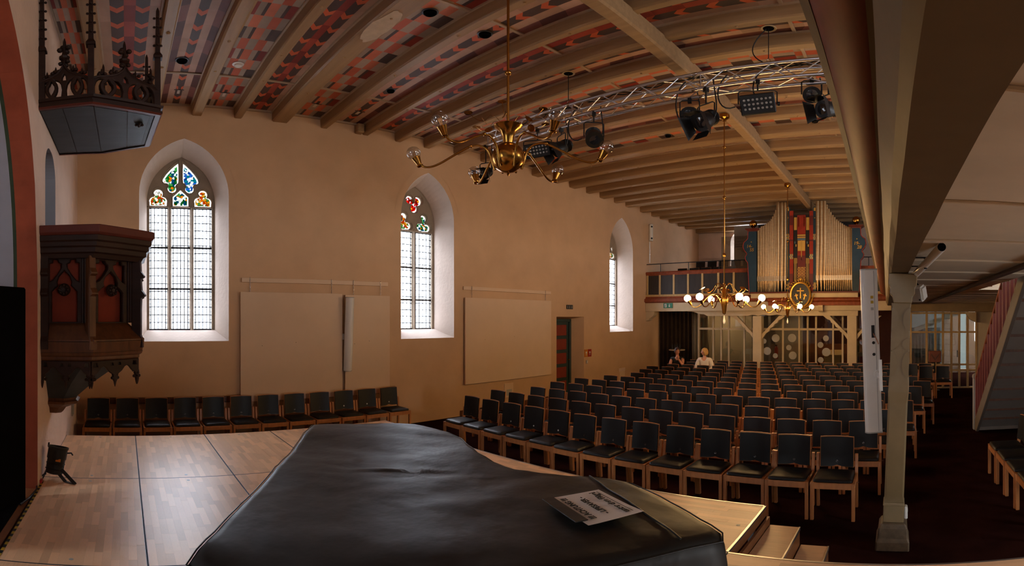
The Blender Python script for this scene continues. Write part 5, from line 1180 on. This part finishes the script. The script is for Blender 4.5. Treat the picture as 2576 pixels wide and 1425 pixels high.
spot(1222,436,5.62,.20,.35,.5,'black spotlight at the left truss end, behind the brass chandelier', True)
led(1352,378,5.62,.40,.24,7,3,.5,.35,-.12,'black LED panel light behind the near chandelier arms')
spot(1412,372,5.86,.24,-.4,.55,'black barn-door spotlight right of the near chandelier globe', True)
spot(1494,345,5.62,.25,.75,.75,'round black spotlight hanging alone under the truss')
spot(1735,288,5.86,.23,.3,.5,'left black spotlight of the pair in the middle of the truss')
spot(1776,302,5.62,.25,-.35,.6,'right black barn-door spotlight of the pair in the middle of the truss', True)
led(1906,262,5.62,.42,.27,7,3,.25,.35,-.13,'black LED panel light with three rows of lenses on the truss')
spot(2042,238,5.86,.22,.2,.5,'black spotlight nearest the gallery parapet, half behind the barn-door lamp')
spot(2084,275,5.62,.22,-.6,.3,'black barn-door spotlight partly hidden by the gallery parapet', True)
for k, (xa, xb, dz, lab) in enumerate(((-6.0,-4.3,.02,'black cable bundle on the left third of the truss'), (-4.2,-2.4,.03,'black cable bundle on the middle of the truss'), (-2.3,.2,.05,'black cable bundle heaped on the right end of the truss'))):
    mb = MB()
    for j in range(3 if k < 2 else 6):
        ph = random.random()*6; mb.tube([(xa+(xb-xa)*i/24, TY0+.12+.07*sin(i*.6+ph), TZ+TS+.012+dz*abs(sin(i*.45+ph))) for i in range(25)], .009, 6)
    tag(mb.build('cable_bundle', CABLE, None, smooth=True), lab, 'cable', 'cables on the truss')
for k, (x, z0) in enumerate(((-4.35,-.5),(-2.62,-.62),(-2.05,-.45),(-1.6,-.4))):
    mb = MB(); mb.tube(bez((x,TY0+.1,TZ+.2),(x-.16,TY0-.05,TZ-.05),(x-.1,TY0,TZ+z0),(x+.12,TY0+.05,TZ+z0*.75)), .010, 6); tag(mb.build('hanging_cable', CABLE, None, smooth=True), 'looped black lamp cable hanging from the truss, %s from the left' % ordn(k), 'cable', 'cables hanging from truss')

# ================================================================ CHANDELIERS
def near_chandelier():
    cx, cy_ = -2.75, 2.72; gz = EYE+1.32
    t = thing('brass_chandelier', 'near brass globe chandelier with six unlit clear bulbs', 'chandelier', (cx,cy_,gz), 0, 'brass chandeliers')
    d = V((cx,cy_,0)).normalized(); rt = V((d.y,-d.x,0))
    MB().sphere((0,0,0), .133, 32, 20).build('globe', BRASS, t, smooth=True)
    MB().lathe([(.036,.115),(.045,.18),(.062,.235),(.10,.265),(.115,.285),(.06,.27),(.02,.25)], 24, cap=False).build('neck_saucer', BRASS, t, smooth=True)
    MB().tube([(0,0,.2),(0,0,EYE+3.56-gz)], .011, 10).build('rod', BRASS, t, smooth=True)
    MB().sphere((0,0,.80), .028, 14, 8).build('rod_ball', BRASS, t, smooth=True)
    MB().lathe([(.0,-.02),(.012,0),(.0,.02)], 10, Matrix.Translation((0,0,-.145))).build('bottom_knob', BRASS, t)
    fil = mat('filament_stem', (190,120,50), .3, .5)
    for k in range(6):
        ph = radians(-36+60*k); u = -d*cos(ph)+rt*sin(ph); q = lambda r, z: u*r+V((0,0,z))
        P_ = [q(.105,-.105),q(.125,-.04),q(.145,.04),q(.18,.09),(q(.235,.118)),q(.30,.115),q(.38,.075),q(.46,.03),q(.54,-.015),q(.61,-.042),q(.67,-.045),q(.715,-.02)]
        ar = MB().tube(smooth_path(P_), .0095, 10).build('arm', BRASS, t, smooth=True)
        axd = (u*.42+V((0,0,.9))).normalized(); b0 = q(.722,-.02); Ms_ = frame(b0, axd.orthogonal(), axd.cross(axd.orthogonal()))
        MB(Ms_).lathe([(.024,-.012),(.028,-.004),(.014,0),(.020,.004),(.038,.075),(.036,.075),(.018,.01)], 18, cap=False).build('socket_cup', BRASS, ar, smooth=40)
        MB(Ms_).sphere((0,0,.125), .060, 20, 12).build('bulb', BULBG, ar, smooth=True)
        mb = MB(Ms_); mb.tube([(0,0,.06),(0,0,.09)], .008, 8)
        for s_ in (-1,0,1): mb.tube([(s_*.006,0,.085),(s_*.010,.002,.135)], .0022, 5)
        mb.build('filament', fil, ar)
        mb = MB(); mb.sphere(q(.30,.115), .016, 10, 6); mb.build('arm_knuckle', BRASS, ar, smooth=True)
        # wire with leaf discs
        a2 = ph+.5; u2 = -d*cos(a2)+rt*sin(a2); w_ = [u2*r+V((0,0,z)) for r,z in ((.04,.26),(.09,.34),(.15,.36),(.20,.30),(.27,.31),(.33,.36))]
        MB().tube(smooth_path(w_), .0022, 5).build('leaf_wire', BRASS, t, smooth=True)
        for j, pp in ((3, w_[3]), (5, w_[5])): MB(Matrix.Translation(pp) @ Matrix.Rotation(a2*1.7+j,4,'Z') @ Matrix.Rotation(.6+.5*j,4,'X')).lathe([(.0,-.0015),(.034,-.0015),(.034,.0015),(.0,.0015)], 16).build('leaf_disc', BRASS, t)
    return t
near_chandelier()
BULBM = glow('lit_bulb', (255,204,136), BULB_W)
def far_chandelier(Y, lab, zb):
    cx = -2.75; z0 = EYE+zb
    t = thing('brass_chandelier', lab, 'chandelier', (cx,Y,z0), 0, 'brass chandeliers')
    MB().lathe([(.0,-.20),(.03,-.18),(.05,-.05),(.062,.0),(.062,.06),(.045,.12),(.030,.22),(.012,.25)], 18).build('spindle', BRASS, t, smooth=40)
    MB().tube([(0,0,.2),(0,0,EYE+3.52-z0)], .010, 8).build('rod', BRASS, t, smooth=True)
    for zz in (.78, 1.75, 2.65): MB().sphere((0,0,zz), .032, 12, 8).build('rod_ball', BRASS, t, smooth=True)
    MB().lathe([(.03,-.06),(.05,-.03),(.085,-.01),(.09,.03),(.085,.06)], 18, Matrix.Translation((0,0,EYE+3.48-z0))).build('ceiling_cup', BRASS, t, smooth=True)
    MB().lathe([(.0,-.10),(.02,-.08),(.024,-.04),(.012,0),(.004,.05)], 10, Matrix.Translation((0,0,-.26))).build('glass_drop', WHITEP, t, smooth=True)
    for k in range(6):
        a = radians(12+60*k); u = V((cos(a),sin(a),0)); q = lambda r, z: u*r+V((0,0,z))
        ar = MB().tube(smooth_path([q(.055,-.02),q(.08,.06),q(.14,.12),q(.22,.12),q(.30,.06),q(.38,-.03),q(.45,-.075),q(.52,-.07),q(.555,-.03)], 3), .009, 7).build('arm', BRASS, t, smooth=True)
        axd = (u*.5+V((0,0,.86))).normalized(); Ms_ = frame(q(.555,-.03), axd.orthogonal(), axd.cross(axd.orthogonal()))
        MB(Ms_).lathe([(.015,-.01),(.018,0),(.034,.075),(.02,.075)], 14).build('socket_cup', BRASS, ar, smooth=40)
        MB(Ms_).sphere((0,0,.115), .056, 18, 12).build('bulb', BULBM, ar, smooth=True)
        u2 = V((cos(a+.5),sin(a+.5),0)); MB().tube(smooth_path([u2*r+V((0,0,z)) for r,z in ((.02,.22),(.07,.30),(.13,.30),(.20,.20),(.27,.15),(.34,.18),(.37,.21))], 3), .005, 6).build('curved_stem', BRASS, t, smooth=True)
        MB(Matrix.Translation(u2*.38+V((0,0,.22))) @ Matrix.Rotation(a,4,'Z') @ Matrix.Rotation(.5,4,'Y')).lathe([(.05,-.002),(.05,.002)], 14).build('leaf_disc', BRASS, t)
far_chandelier(7.52, 'middle brass chandelier with six lit globe bulbs, left of the medallion', .27)
far_chandelier(12.2, 'farthest brass chandelier with six lit globe bulbs, before the medallion', .24)

# ================================================================ WALL BOARDS, RAILS, SIGNS
def wboard(lab, xa, xb, z0, z1, tilt=0.0):
    ya = onX(xa,750,WX+.06).y; yb = onX(xb,750,WX+.06).y
    t = thing('acoustic_board', lab, 'wall board', (WX+.05, (ya+yb)/2, 0), 0, 'white boards hung on the left wall'); h = (yb-ya)/2
    MB().bx(-.02,.022,-h,h,z0,z1).build('board_face', PANELM, t, bev=.004)
    MB().bx(-.048,-.02,-h+.05,h-.05,z0+.05,z1-.05).build('backing_frame', OAK2, t)
    for yy, zz in ((-h*.6,z0+1.0),(h*.05,z0+1.05)): MB().lathe([(.006,0),(.006,.002)], 8, frame((.022,yy,zz),(0,1,0),(0,0,1))).build('nail', IRON, t)
    return ya, yb
wboard('large white board on the left wall, between pulpit window and column speaker', 605, 861, .72, 2.68)
wboard('narrow white board on the left wall, right of the column speaker', 868, 980, .72, 2.66)
wboard('wide white board on the left wall, left of the green door', 1170, 1386, .72, 2.68)
def wrail(lab, xa, xb, chains):
    ya = onX(xa,710,WX+.03).y; yb = onX(xb,710,WX+.03).y; z = 2.90
    t = thing('hanging_rail', lab, 'rail', (WX+.02,(ya+yb)/2,z), 0, 'board hanging rails'); h = (yb-ya)/2
    MB().bx(-.018,.016,-h,h,-.045,.035).build('rail_bar', PANELM, t, bev=.004)
    for c in chains:
        y = onX(c,710,WX+.04).y-(ya+yb)/2; mb = MB()
        for k in range(8):
            zz = .03-.035*k; ex_ = V((0,1,0)) if k % 2 else V((1,0,0)); mb.tube([V((.022,y,zz))+ex_*.008*cos(a)+V((0,0,.020*sin(a))) for a in [2*pi*i/8 for i in range(8)]], .0035, 4, closed=True)
        mb.build('chain', STEEL, t)
wrail('thin painted rail with four chains above the boards left of the second window', 608, 976, (629,834,889,957))
wrail('thin painted rail with two chains above the wide board by the door', 1166, 1386, (1187,1372))
cr_ = thing('chair_rail', 'brown wooden bumper rail on the left wall behind the chairs', 'rail', (WX+.02, 2.3, .78)); MB().bx(-.018,.018,-2.9,2.9,-.05,.05).build('rail_board', OAK2, cr_, bev=.005); MB().bx(-.02,.02,-2.9,2.9,-.06,-.05).build('rail_lip', OAK, cr_)
q = onX(1433,773,WX+.01); t = thing('door_sign', 'small black pictogram sign above the green side door', 'sign', tuple(q)); MB().bx(-.008,.008,-.14,.14,-.06,.06).build('sign_plate', INK, t)
for y in (-.09,0,.09): mb = MB(); mb.bx(.008,.010,y-.012,y+.012,-.04,.02); mb.lathe([(.012,0),(.012,.002)], 10, frame((.009,y,.036),(0,1,0),(0,0,1))); mb.build('white_pictogram', GREYP, t)
q = onX(1479,888,WX+.01); t = thing('fire_alarm_signs', 'orange and red fire alarm sign pair right of the green door', 'sign', tuple(q)); MB().bx(-.008,.006,-.17,-.005,-.12,.10).build('orange_plate', mat('sign_orange', (196,120,30), .5), t); MB().bx(-.008,.006,.005,.17,-.12,.10).build('red_plate', mat('sign_red', (160,30,22), .5), t)
for y in (-.088,.088): mb = MB(); mb.lathe([(.032,0),(.032,.003)], 14, frame((.007,y,.01),(0,1,0),(0,0,1))); mb.bx(.006,.009,y-.008,y+.008,-.075,-.01); mb.build('white_pictogram', WHITEP, t)
q = onX(1476,911,WX+.01); t = thing('light_switch', 'small grey light switch below the fire alarm signs', 'switch', tuple(q)); MB().bx(-.006,.02,-.04,.04,-.05,.05).build('switch_case', GREYP, t, bev=.006); MB().bx(.02,.026,-.02,.02,-.03,.03).build('rocker', WHITEP, t)
q = onX(1565,934,WX+.01); t = thing('wall_hatch', 'small beige service hatch low on the left wall beyond the door', 'hatch', tuple(q)); MB().bx(-.006,.012,-.16,.16,-.36,.0).build('hatch_door', PANELM, t, bev=.004); MB().bx(-.006,.008,-.18,.18,0,.10).build('hatch_head', PLASTER2, t)
q = onX(1280,975,WX+.01); t = thing('wall_hatch', 'small framed service hatch low on the wall under the wide board', 'hatch', tuple(q)); MB().bx(-.006,.010,-.15,.15,-.25,.10).build('hatch_door', PANELM, t, bev=.004); MB().bx(.010,.014,-.09,.09,-.2,-.05).build('hatch_grille', GREYP, t)
q = onX(1667,853,WX+.01); t = thing('brown_plaque', 'small brown lettered plaque on the left wall under the balcony', 'plaque', tuple(q)); MB().bx(-.006,.010,-.22,.22,-.07,.07).build('plaque_plate', mat('plaque_brown', (104,80,54), .5), t)
for k in range(3): MB().bx(.010,.012,-.15,.15,-.035+.03*k,-.025+.03*k).build('lettering_line', INK, t)
q = onX(190,1040,WX+.01); t = thing('wall_vent', 'narrow grey vent grille low on the wall left of the chairs', 'vent', (-7.6, EY+.012, .9)); MB().bx(-.08,.08,-.01,.012,-.22,.22).build('vent_frame', GREYP, t, bev=.004)
for k in range(8): MB().bx(-.06,.06,.012,.018,-.19+.05*k,-.16+.05*k).build('vent_slat', GREYP, t)

# recessed ceiling fittings
def downlight(x, y, lab, r=.075):
    p = onZ(x, y, CZ-.004); t = thing('ceiling_downlight', lab, 'downlight', tuple(p), 0, 'recessed ceiling fittings')
    MB().lathe([(r*1.22,.0),(r*1.2,-.010),(r,-.012),(r,.004),(r*1.22,.004)], 24, cap=False).build('metal_ring', ALUD, t, smooth=40)
    MB().lathe([(r*.98,.004),(r*.96,-.030),(r*.8,-.045),(r*.72,-.045),(r*.70,-.01),(.0,-.008)], 24, cap=False).build('dark_insert', CLOTHB, t, smooth=40)
for x, y, lab in ((458,151,'dark recessed spot in the chevron bay above the canopy'), (1082,30,'dark recessed spot nearest the top edge'), (1220,85,'dark recessed spot left of the chandelier rod'), (983,227,'dark recessed spot above the second window'), (1177,282,'dark recessed spot just above the left chandelier bulbs'), (1681,340,'dark recessed spot right of the round truss spotlight'), (2050,303,'dark recessed spot below the barn-door lamp by the parapet')): downlight(x, y, lab, .065 if y > 200 else .08)
p = onZ(599,161,CZ-.004); t = thing('smoke_detector', 'white round smoke detector on the checkered ceiling bay', 'smoke detector', tuple(p)); MB().lathe([(.085,0),(.085,-.012),(.06,-.02)], 20).build('base_ring', WHITEP, t, smooth=40); MB().lathe([(.055,-.02),(.055,-.04),(.04,-.052),(.02,-.055)], 20).build('sensor_cap', WHITEP, t, smooth=40)

# ================================================================ STAGE-LEFT ODDMENTS
bs_ = thing('black_screen', 'tall black cloth-covered screen at the far left edge', 'screen', (-4.21,-.86,SZ-.015))
dr = V((.30,-.17,0)).normalized(); nr = V((-dr.y,dr.x,0))
mb = MB(); mb.prism([(0,0),(1.3*dr.x,1.3*dr.y),(1.3*dr.x-.2*nr.x*-1*-1,1.3*dr.y-.12),(-.12,-.10)], 0, 1.96); mb.build('cloth_cover', CLOTHB, bs_, bev=.015)
MB().bx(-.02,1.0,-.7,-.05,0,.02).build('base_board', CLOTHB, bs_)
pc = thing('floor_par_lamp', 'black par can lamp standing tilted on the stage floor', 'stage lamp', tuple(onZ(140,1208,SZ))); PL = V(pc.location)
Mb = Matrix.Translation((-.03,-.0,.20)) @ Matrix.Rotation(radians(-10),4,'Y') @ Matrix.Rotation(radians(-8),4,'X')
MB(Mb).lathe([(.05,-.14),(.085,-.13),(.092,-.06),(.092,.02),(.10,.03),(.10,.13),(.108,.135),(.108,.155),(.096,.155),(.094,.11)], 24, cap=False).build('lamp_can', BLACK, pc, smooth=40)
MB(Mb).lathe([(.05,-.141),(.0,-.142)], 24, cap=False).build('rear_cap', BLACK, pc); MB(Mb).lathe([(.094,.12),(.06,.128),(.0,.132)], 20, cap=False).build('lens', mat('ribbed_lens', (150,160,170), .1, .4, spec=.9, bump=.3, bscale=60), pc, smooth=True)
mb = MB(Mb)
for z in (-.09,-.03,.05): mb.lathe([(.093,0),(.098,.006),(.093,.012)], 24, Matrix.Translation((0,0,z)), cap=False)
mb.build('can_ribs', BLACK, pc)
MB(Mb).bx(-.01,.01,-.11,-.095,.14,.18).build('clip', BLACK, pc); MB(Mb).tube([(.0,.10,.10),(.02,.14,.11),(.03,.16,.09)], .008, 6).build('wing_nut', BLACK, pc)
mb = MB()
for s_ in (-1,1): mb.bar((.02+.10*(s_ > 0),.02+.10*s_*.5,.16),(.06+.06*(s_ > 0),.16+.05*s_,.0),.008,.035)
mb.bar((.06,.11,.004),(.12,.21,.004),.035,.008); mb.bar((-.05,-.08,.14),(-.03,-.14,.0),.03,.01); mb.build('floor_yoke', BLACK, pc)
MB(Mb).box((.09,.03,.02),(.006,.05,.03)).build('warning_label', mat('label_orange', (200,120,30), .5), pc)
cb = MB(); cb.tube([PL+V(p) for p in ((-.02,-.10,.06),(.02,-.16,.03),(.10,-.17,.012),(.35,-.13,.012),(.60,-.15,.012),(.75,-.2,.0))], .009, 6); tag(cb.build('lamp_cable', CABLE, None, smooth=True), 'black lamp cable running off behind the screen', 'cable')
tag(MB().box((0,0,.022),(.07,.035,.036)).build('cable_plug', mat('plug_red', (170,30,34), .4), None, bev=.008, loc=tuple(PL+V((.12,-.13,0)))), 'small red cable plug beside the par can', 'plug')
# ================================================================ TWO SEATED PEOPLE
def skin_mesh(joints, edges, mats, name, sub=2):
    """joints: {name:(pos, radius)}; grown with a Skin modifier, returned as a plain mesh"""
    keys = list(joints); me = bpy.data.meshes.new(name); me.from_pydata([joints[k][0] for k in keys], [(keys.index(a), keys.index(b)) for a, b in edges], [])
    o = bpy.data.objects.new(name, me); C.objects.link(o); o.modifiers.new('s', 'SKIN'); ss = o.modifiers.new('u', 'SUBSURF'); ss.levels = sub; ss.render_levels = sub
    for v, k in zip(me.skin_vertices[0].data, keys): r = joints[k][1]; v.radius = r if isinstance(r, tuple) else (r, r)
    me.skin_vertices[0].data[0].use_root = True
    dg = bpy.context.evaluated_depsgraph_get(); dg.update(); out = bpy.data.meshes.new_from_object(o.evaluated_get(dg)); bpy.data.objects.remove(o)
    out.name = name; out.materials.clear(); out.materials.append(mats); out.polygons.foreach_set('use_smooth', [True]*len(out.polygons)); return out
def head_mesh(mb, c, s, yaw, tilt=0.0):
    """a head of height about .225*s looking along local -Y, with brow, nose, chin, ears"""
    M_ = Matrix.Translation(c) @ Matrix.Rotation(yaw,4,'Z') @ Matrix.Rotation(tilt,4,'X') @ Matrix.Scale(s,4)
    old = mb.M; mb.M = M_; n, m = 24, 18; vs = []; fs = []
    for i in range(m+1):
        t = pi*i/m; z = cos(t)
        for j in range(n):
            p = 2*pi*j/n; x = sin(t)*sin(p); y = -sin(t)*cos(p)
            wx, wy = .074, .092
            if z < 0: wx *= 1+.28*z; wy *= 1+.10*z
            X, Y, Z = x*wx, y*wy, z*.112
            f = max(0, -y)*math.exp(-(x/.45)**2)
            if -.5 < z < .35: Y -= .020*f*math.exp(-((z+.08)/.16)**2)*math.exp(-(x/.16)**2)*1.4     # nose
            Y += .008*f*math.exp(-((z-.12)/.10)**2)*(1-math.exp(-(x/.12)**2))*1.6                     # eye sockets
            Y -= .006*f*math.exp(-((z+.62)/.12)**2)                                                   # chin
            Y -= .004*f*math.exp(-((z+.40)/.06)**2)                                                   # lips
            vs.append((X, Y, Z))
    for i in range(m):
        for j in range(n): j2 = (j+1) % n; fs.append((i*n+j, (i+1)*n+j, (i+1)*n+j2, i*n+j2))
    mb.add(vs, fs)
    for s_ in (-1,1): mb.sphere((s_*.073,.008,-.005), .026, 8, 6, sc=(.35,.6,1.1))
    mb.M = old; return M_
def hair_mesh(M_, long=False):
    mb = MB(M_); n, m = 40, 24; vs = []; fs = []
    for i in range(m+1):
        t = (pi*.66 if not long else pi*.84)*i/m; z = cos(t)
        for j in range(n):
            p = 2*pi*j/n; x = sin(t)*sin(p); y = -sin(t)*cos(p)
            k = 1.20+.10*mnoise.noise(V((x*4,y*4,z*3)))+.05*mnoise.noise(V((x*14,y*14,z*2)))
            if long: k += .16*max(0, -z+.25)
            X, Y, Z = x*.074*k, y*.092*k+.012, z*.112*1.12+.006
            face_ = -y > .30 and abs(x) < .80
            lim = .50+.10*sin(x*5+1) if not long else .46-.10*x
            if face_ and z < lim: Z = .112*lim; Y = max(Y, -.088); X *= .96
            vs.append((X, Y, Z))
    for i in range(m):
        for j in range(n): j2 = (j+1) % n; fs.append((i*n+j, (i+1)*n+j, (i+1)*n+j2, i*n+j2))
    mb.add(vs, fs); return mb
def hand(mb, wrist, dirv, palmn, curl, s=1.0):
    """palm plus four fingers of unequal length and a thumb leaving the side of the palm"""
    d = V(dirv).normalized(); nn = V(palmn); nn = (nn-d*nn.dot(d)).normalized(); sd = d.cross(nn); w_ = V(wrist)
    mb.loft([[w_+d*a+sd*x*wd+nn*y*.013*s for x, y in ((-1,-1),(1,-1),(1,1),(-1,1))] for a, wd in ((-.01,.024*s),(.03*s,.036*s),(.075*s,.040*s),(.088*s,.036*s))])
    for k, L in enumerate((.066,.076,.072,.056)):
        b = w_+d*.082*s+sd*(.028-.019*k)*s; p = [b]; dd = d.copy()
        for q in range(3): dd = (dd*cos(curl)+nn*sin(curl)).normalized(); p.append(p[-1]+dd*L*s/3*1.05)
        mb.tube(p, [.0088*s,.0085*s,.008*s,.006*s], 7)
    b = w_+d*.025*s+sd*.034*s; mb.tube([b, b+(sd*.5+d*.6+nn*.3)*.035*s, b+(sd*.45+d*1.1+nn*.7)*.055*s], [.011*s,.010*s,.007*s], 7)
SKIN1 = mat('warm_skin', (206,142,112), .5, var=.06, spec=.4); SKIN2 = mat('fair_skin', (218,164,138), .5, var=.05, spec=.4)
def seated(loc, lab, skin, top, bot, hairm, yaw, head_yaw, sleeves, longhair, chin_hand, tint):
    t = thing('person', lab, 'person', loc, yaw)
    s = 1.0; lean = -.10 if chin_hand else -.03           # local: faces -Y, seat height .49
    hip = (0,.02,.58); ch_ = (0,.02+lean*.7,.88); nk = (0,.01+lean,1.06); hd = V((0,-.02+lean,1.19))
    shR = (-.17,.01+lean*.9,.985); shL = (.17,.01+lean*.9,.985)
    if chin_hand:
        elL, wrL = (.19,-.24,.80), (.06,-.23,.99); elR, wrR = (-.24,-.14,.76), (-.08,-.36,.70)
    else:
        elL, wrL = (.26,-.06,.73), (.14,-.28,.62); elR, wrR = (-.25,-.08,.73), (-.10,-.30,.63)
    J = {'hip':(hip,(.15,.12)),'belly':((0,.02+lean*.3,.72),(.135,.105)),'chest':(ch_,(.145,.11)),'neckb':((0,.01+lean*.95,1.02),(.075,.06)),'neck':(nk,.05),'nt':(tuple(hd+V((0,.01,-.05))),.048),
         'shR':(shR,.062),'elR':(elR,.042),'wrR':(wrR,.028),'shL':(shL,.062),'elL':(elL,.042),'wrL':(wrL,.028),
         'tR':((-.10,-.02,.55),.085),'kR':((-.12,-.42,.52),.062),'aR':((-.12,-.40,.10),.042),'fR':((-.12,-.52,.05),.038),'tL':((.10,-.02,.55),.085),'kL':((.12,-.42,.52),.062),'aL':((.12,-.40,.10),.042),'fL':((.12,-.52,.05),.038)}
    E_ = [('hip','belly'),('belly','chest'),('chest','neckb'),('neckb','neck'),('neck','nt'),('chest','shR'),('shR','elR'),('elR','wrR'),('chest','shL'),('shL','elL'),('elL','wrL'),('hip','tR'),('tR','kR'),('kR','aR'),('aR','fR'),('hip','tL'),('tL','kL'),('kL','aL'),('aL','fL')]
    body = skin_mesh(J, E_, skin, 'body')
    skel = body.copy()
    mb = MB(); Mh = head_mesh(mb, hd+V((0,-.005,.015)), 1.0, head_yaw)
    for wr, el_ in ((wrR, elR), (wrL, elL)):
        d = (V(wr)-V(el_)); hand(mb, wr, d, (0,.5,.6) if wr is wrL and chin_hand else (0,-.1,-1), .75 if chin_hand and wr is wrL else .35, .95)
    hm = mb.mesh('hh', skin, smooth=60); bm = bmesh.new(); bm.from_mesh(body); bm.from_mesh(hm); bm.to_mesh(body); bm.free(); body.polygons.foreach_set('use_smooth', [True]*len(body.polygons))
    bo = link('body', body, t)
    # clothing: shells lifted off the body along its normals, chosen by the nearest limb
    def near(p):
        best = None
        for a_, b_ in E_:
            A, B = V(J[a_][0]), V(J[b_][0]); ab = B-A; tt = max(0, min(1, (p-A).dot(ab)/ab.length_squared))
            ra = J[a_][1][0] if isinstance(J[a_][1], tuple) else J[a_][1]; rb = J[b_][1][0] if isinstance(J[b_][1], tuple) else J[b_][1]
            dd = (p-A-ab*tt).length/(ra+(rb-ra)*tt)
            if best is None or dd < best[0]: best = (dd, (a_, b_), tt)
        return best
    def shell(name, m, off, test):
        bm = bmesh.new(); bm.from_mesh(skel); bm.normal_update()
        bad = [f for f in bm.faces if not test(f.calc_center_median(), near(f.calc_center_median()))]
        for v in bm.verts: v.co += v.normal*off
        bmesh.ops.delete(bm, geom=bad, context='FACES'); me = bpy.data.meshes.new(name); bm.to_mesh(me); bm.free()
        me.materials.append(m); me.polygons.foreach_set('use_smooth', [True]*len(me.polygons)); o = link(name, me, t)
        sm = o.modifiers.new('cloth', 'SOLIDIFY'); sm.thickness = .006; sm.offset = 1; return o
    TOR = {('hip','belly'),('belly','chest')}; SH = {('chest','shR'),('chest','shL')}; NB = {('chest','neckb')}
    AR = {('shR','elR'),('shL','elL')}; FA = {('elR','wrR'),('elL','wrL')}; LEG = {('hip','tR'),('hip','tL'),('tR','kR'),('tL','kL'),('kR','aR'),('kL','aL')}
    def tops(p, nb):
        e_, tt = nb[1], nb[2]
        if e_ in TOR: return True
        if e_ in SH or e_ in NB:
            return p.z < 1.045 and not (p.y < -.02 and p.z > .93 and abs(p.x) < .09*(p.z-.93)/.10)
        if e_ in AR: return True if sleeves else (tt < .10)
        if e_ in FA: return sleeves and tt < .8
        return False
    shell('blouse', top, .010 if not sleeves else .016, tops)
    shell('trousers', bot, .008, lambda p, nb: nb[1] in LEG)
    hair_mesh(Mh, longhair).build('hair', hairm, t, smooth=60)
    for s_ in (-1,1): MB(Mh).sphere((s_*.030,-.080,.012), .0105, 8, 6, sc=(1.3,.6,.7)).build('eye', mat('dark_eyes', (40,28,24), .3), t, smooth=True)
    for s_ in (-1,1): MB(Mh).tube([(s_*.016,-.090,.030),(s_*.030,-.088,.034),(s_*.046,-.078,.030)], .003, 5).build('eyebrow', hairm, t)
    MB(Mh).sphere((0,-.0885,-.046), .019, 10, 6, sc=(1.1,.35,.32)).build('mouth', mat('lips', (168,84,76), .5), t, smooth=True)
    for s_ in (-1,1): MB().sphere((s_*.12,-.47,.045), .05, 12, 8, sc=(.9,1.9,.85)).build('shoe', BLACK, t, smooth=True)
    return t
yb10 = 5.22+.845*10
seated((ROW[10][0]+.12, yb10-.03, 0), 'dark-haired person in a sleeveless black top with a hand at the chin', SKIN1, mat('black_top', (16,20,22), .8), mat('dark_trousers', (30,30,36), .85), mat('dark_auburn_hair', (52,24,20), .5, var=.3, scale=30), .25, .45, False, False, True, 0)
pB = seated((ROW[10][0]+.4765*2+.06, yb10-.03, 0), 'blonde person in a white blouse turned towards the dark-haired neighbour', SKIN2, mat('white_blouse', (232,222,214), .8, var=.05), mat('navy_trousers', (34,38,52), .85), mat('blonde_hair', (196,152,92), .5, var=.3, scale=30), .12, -.95, True, True, False, 0)
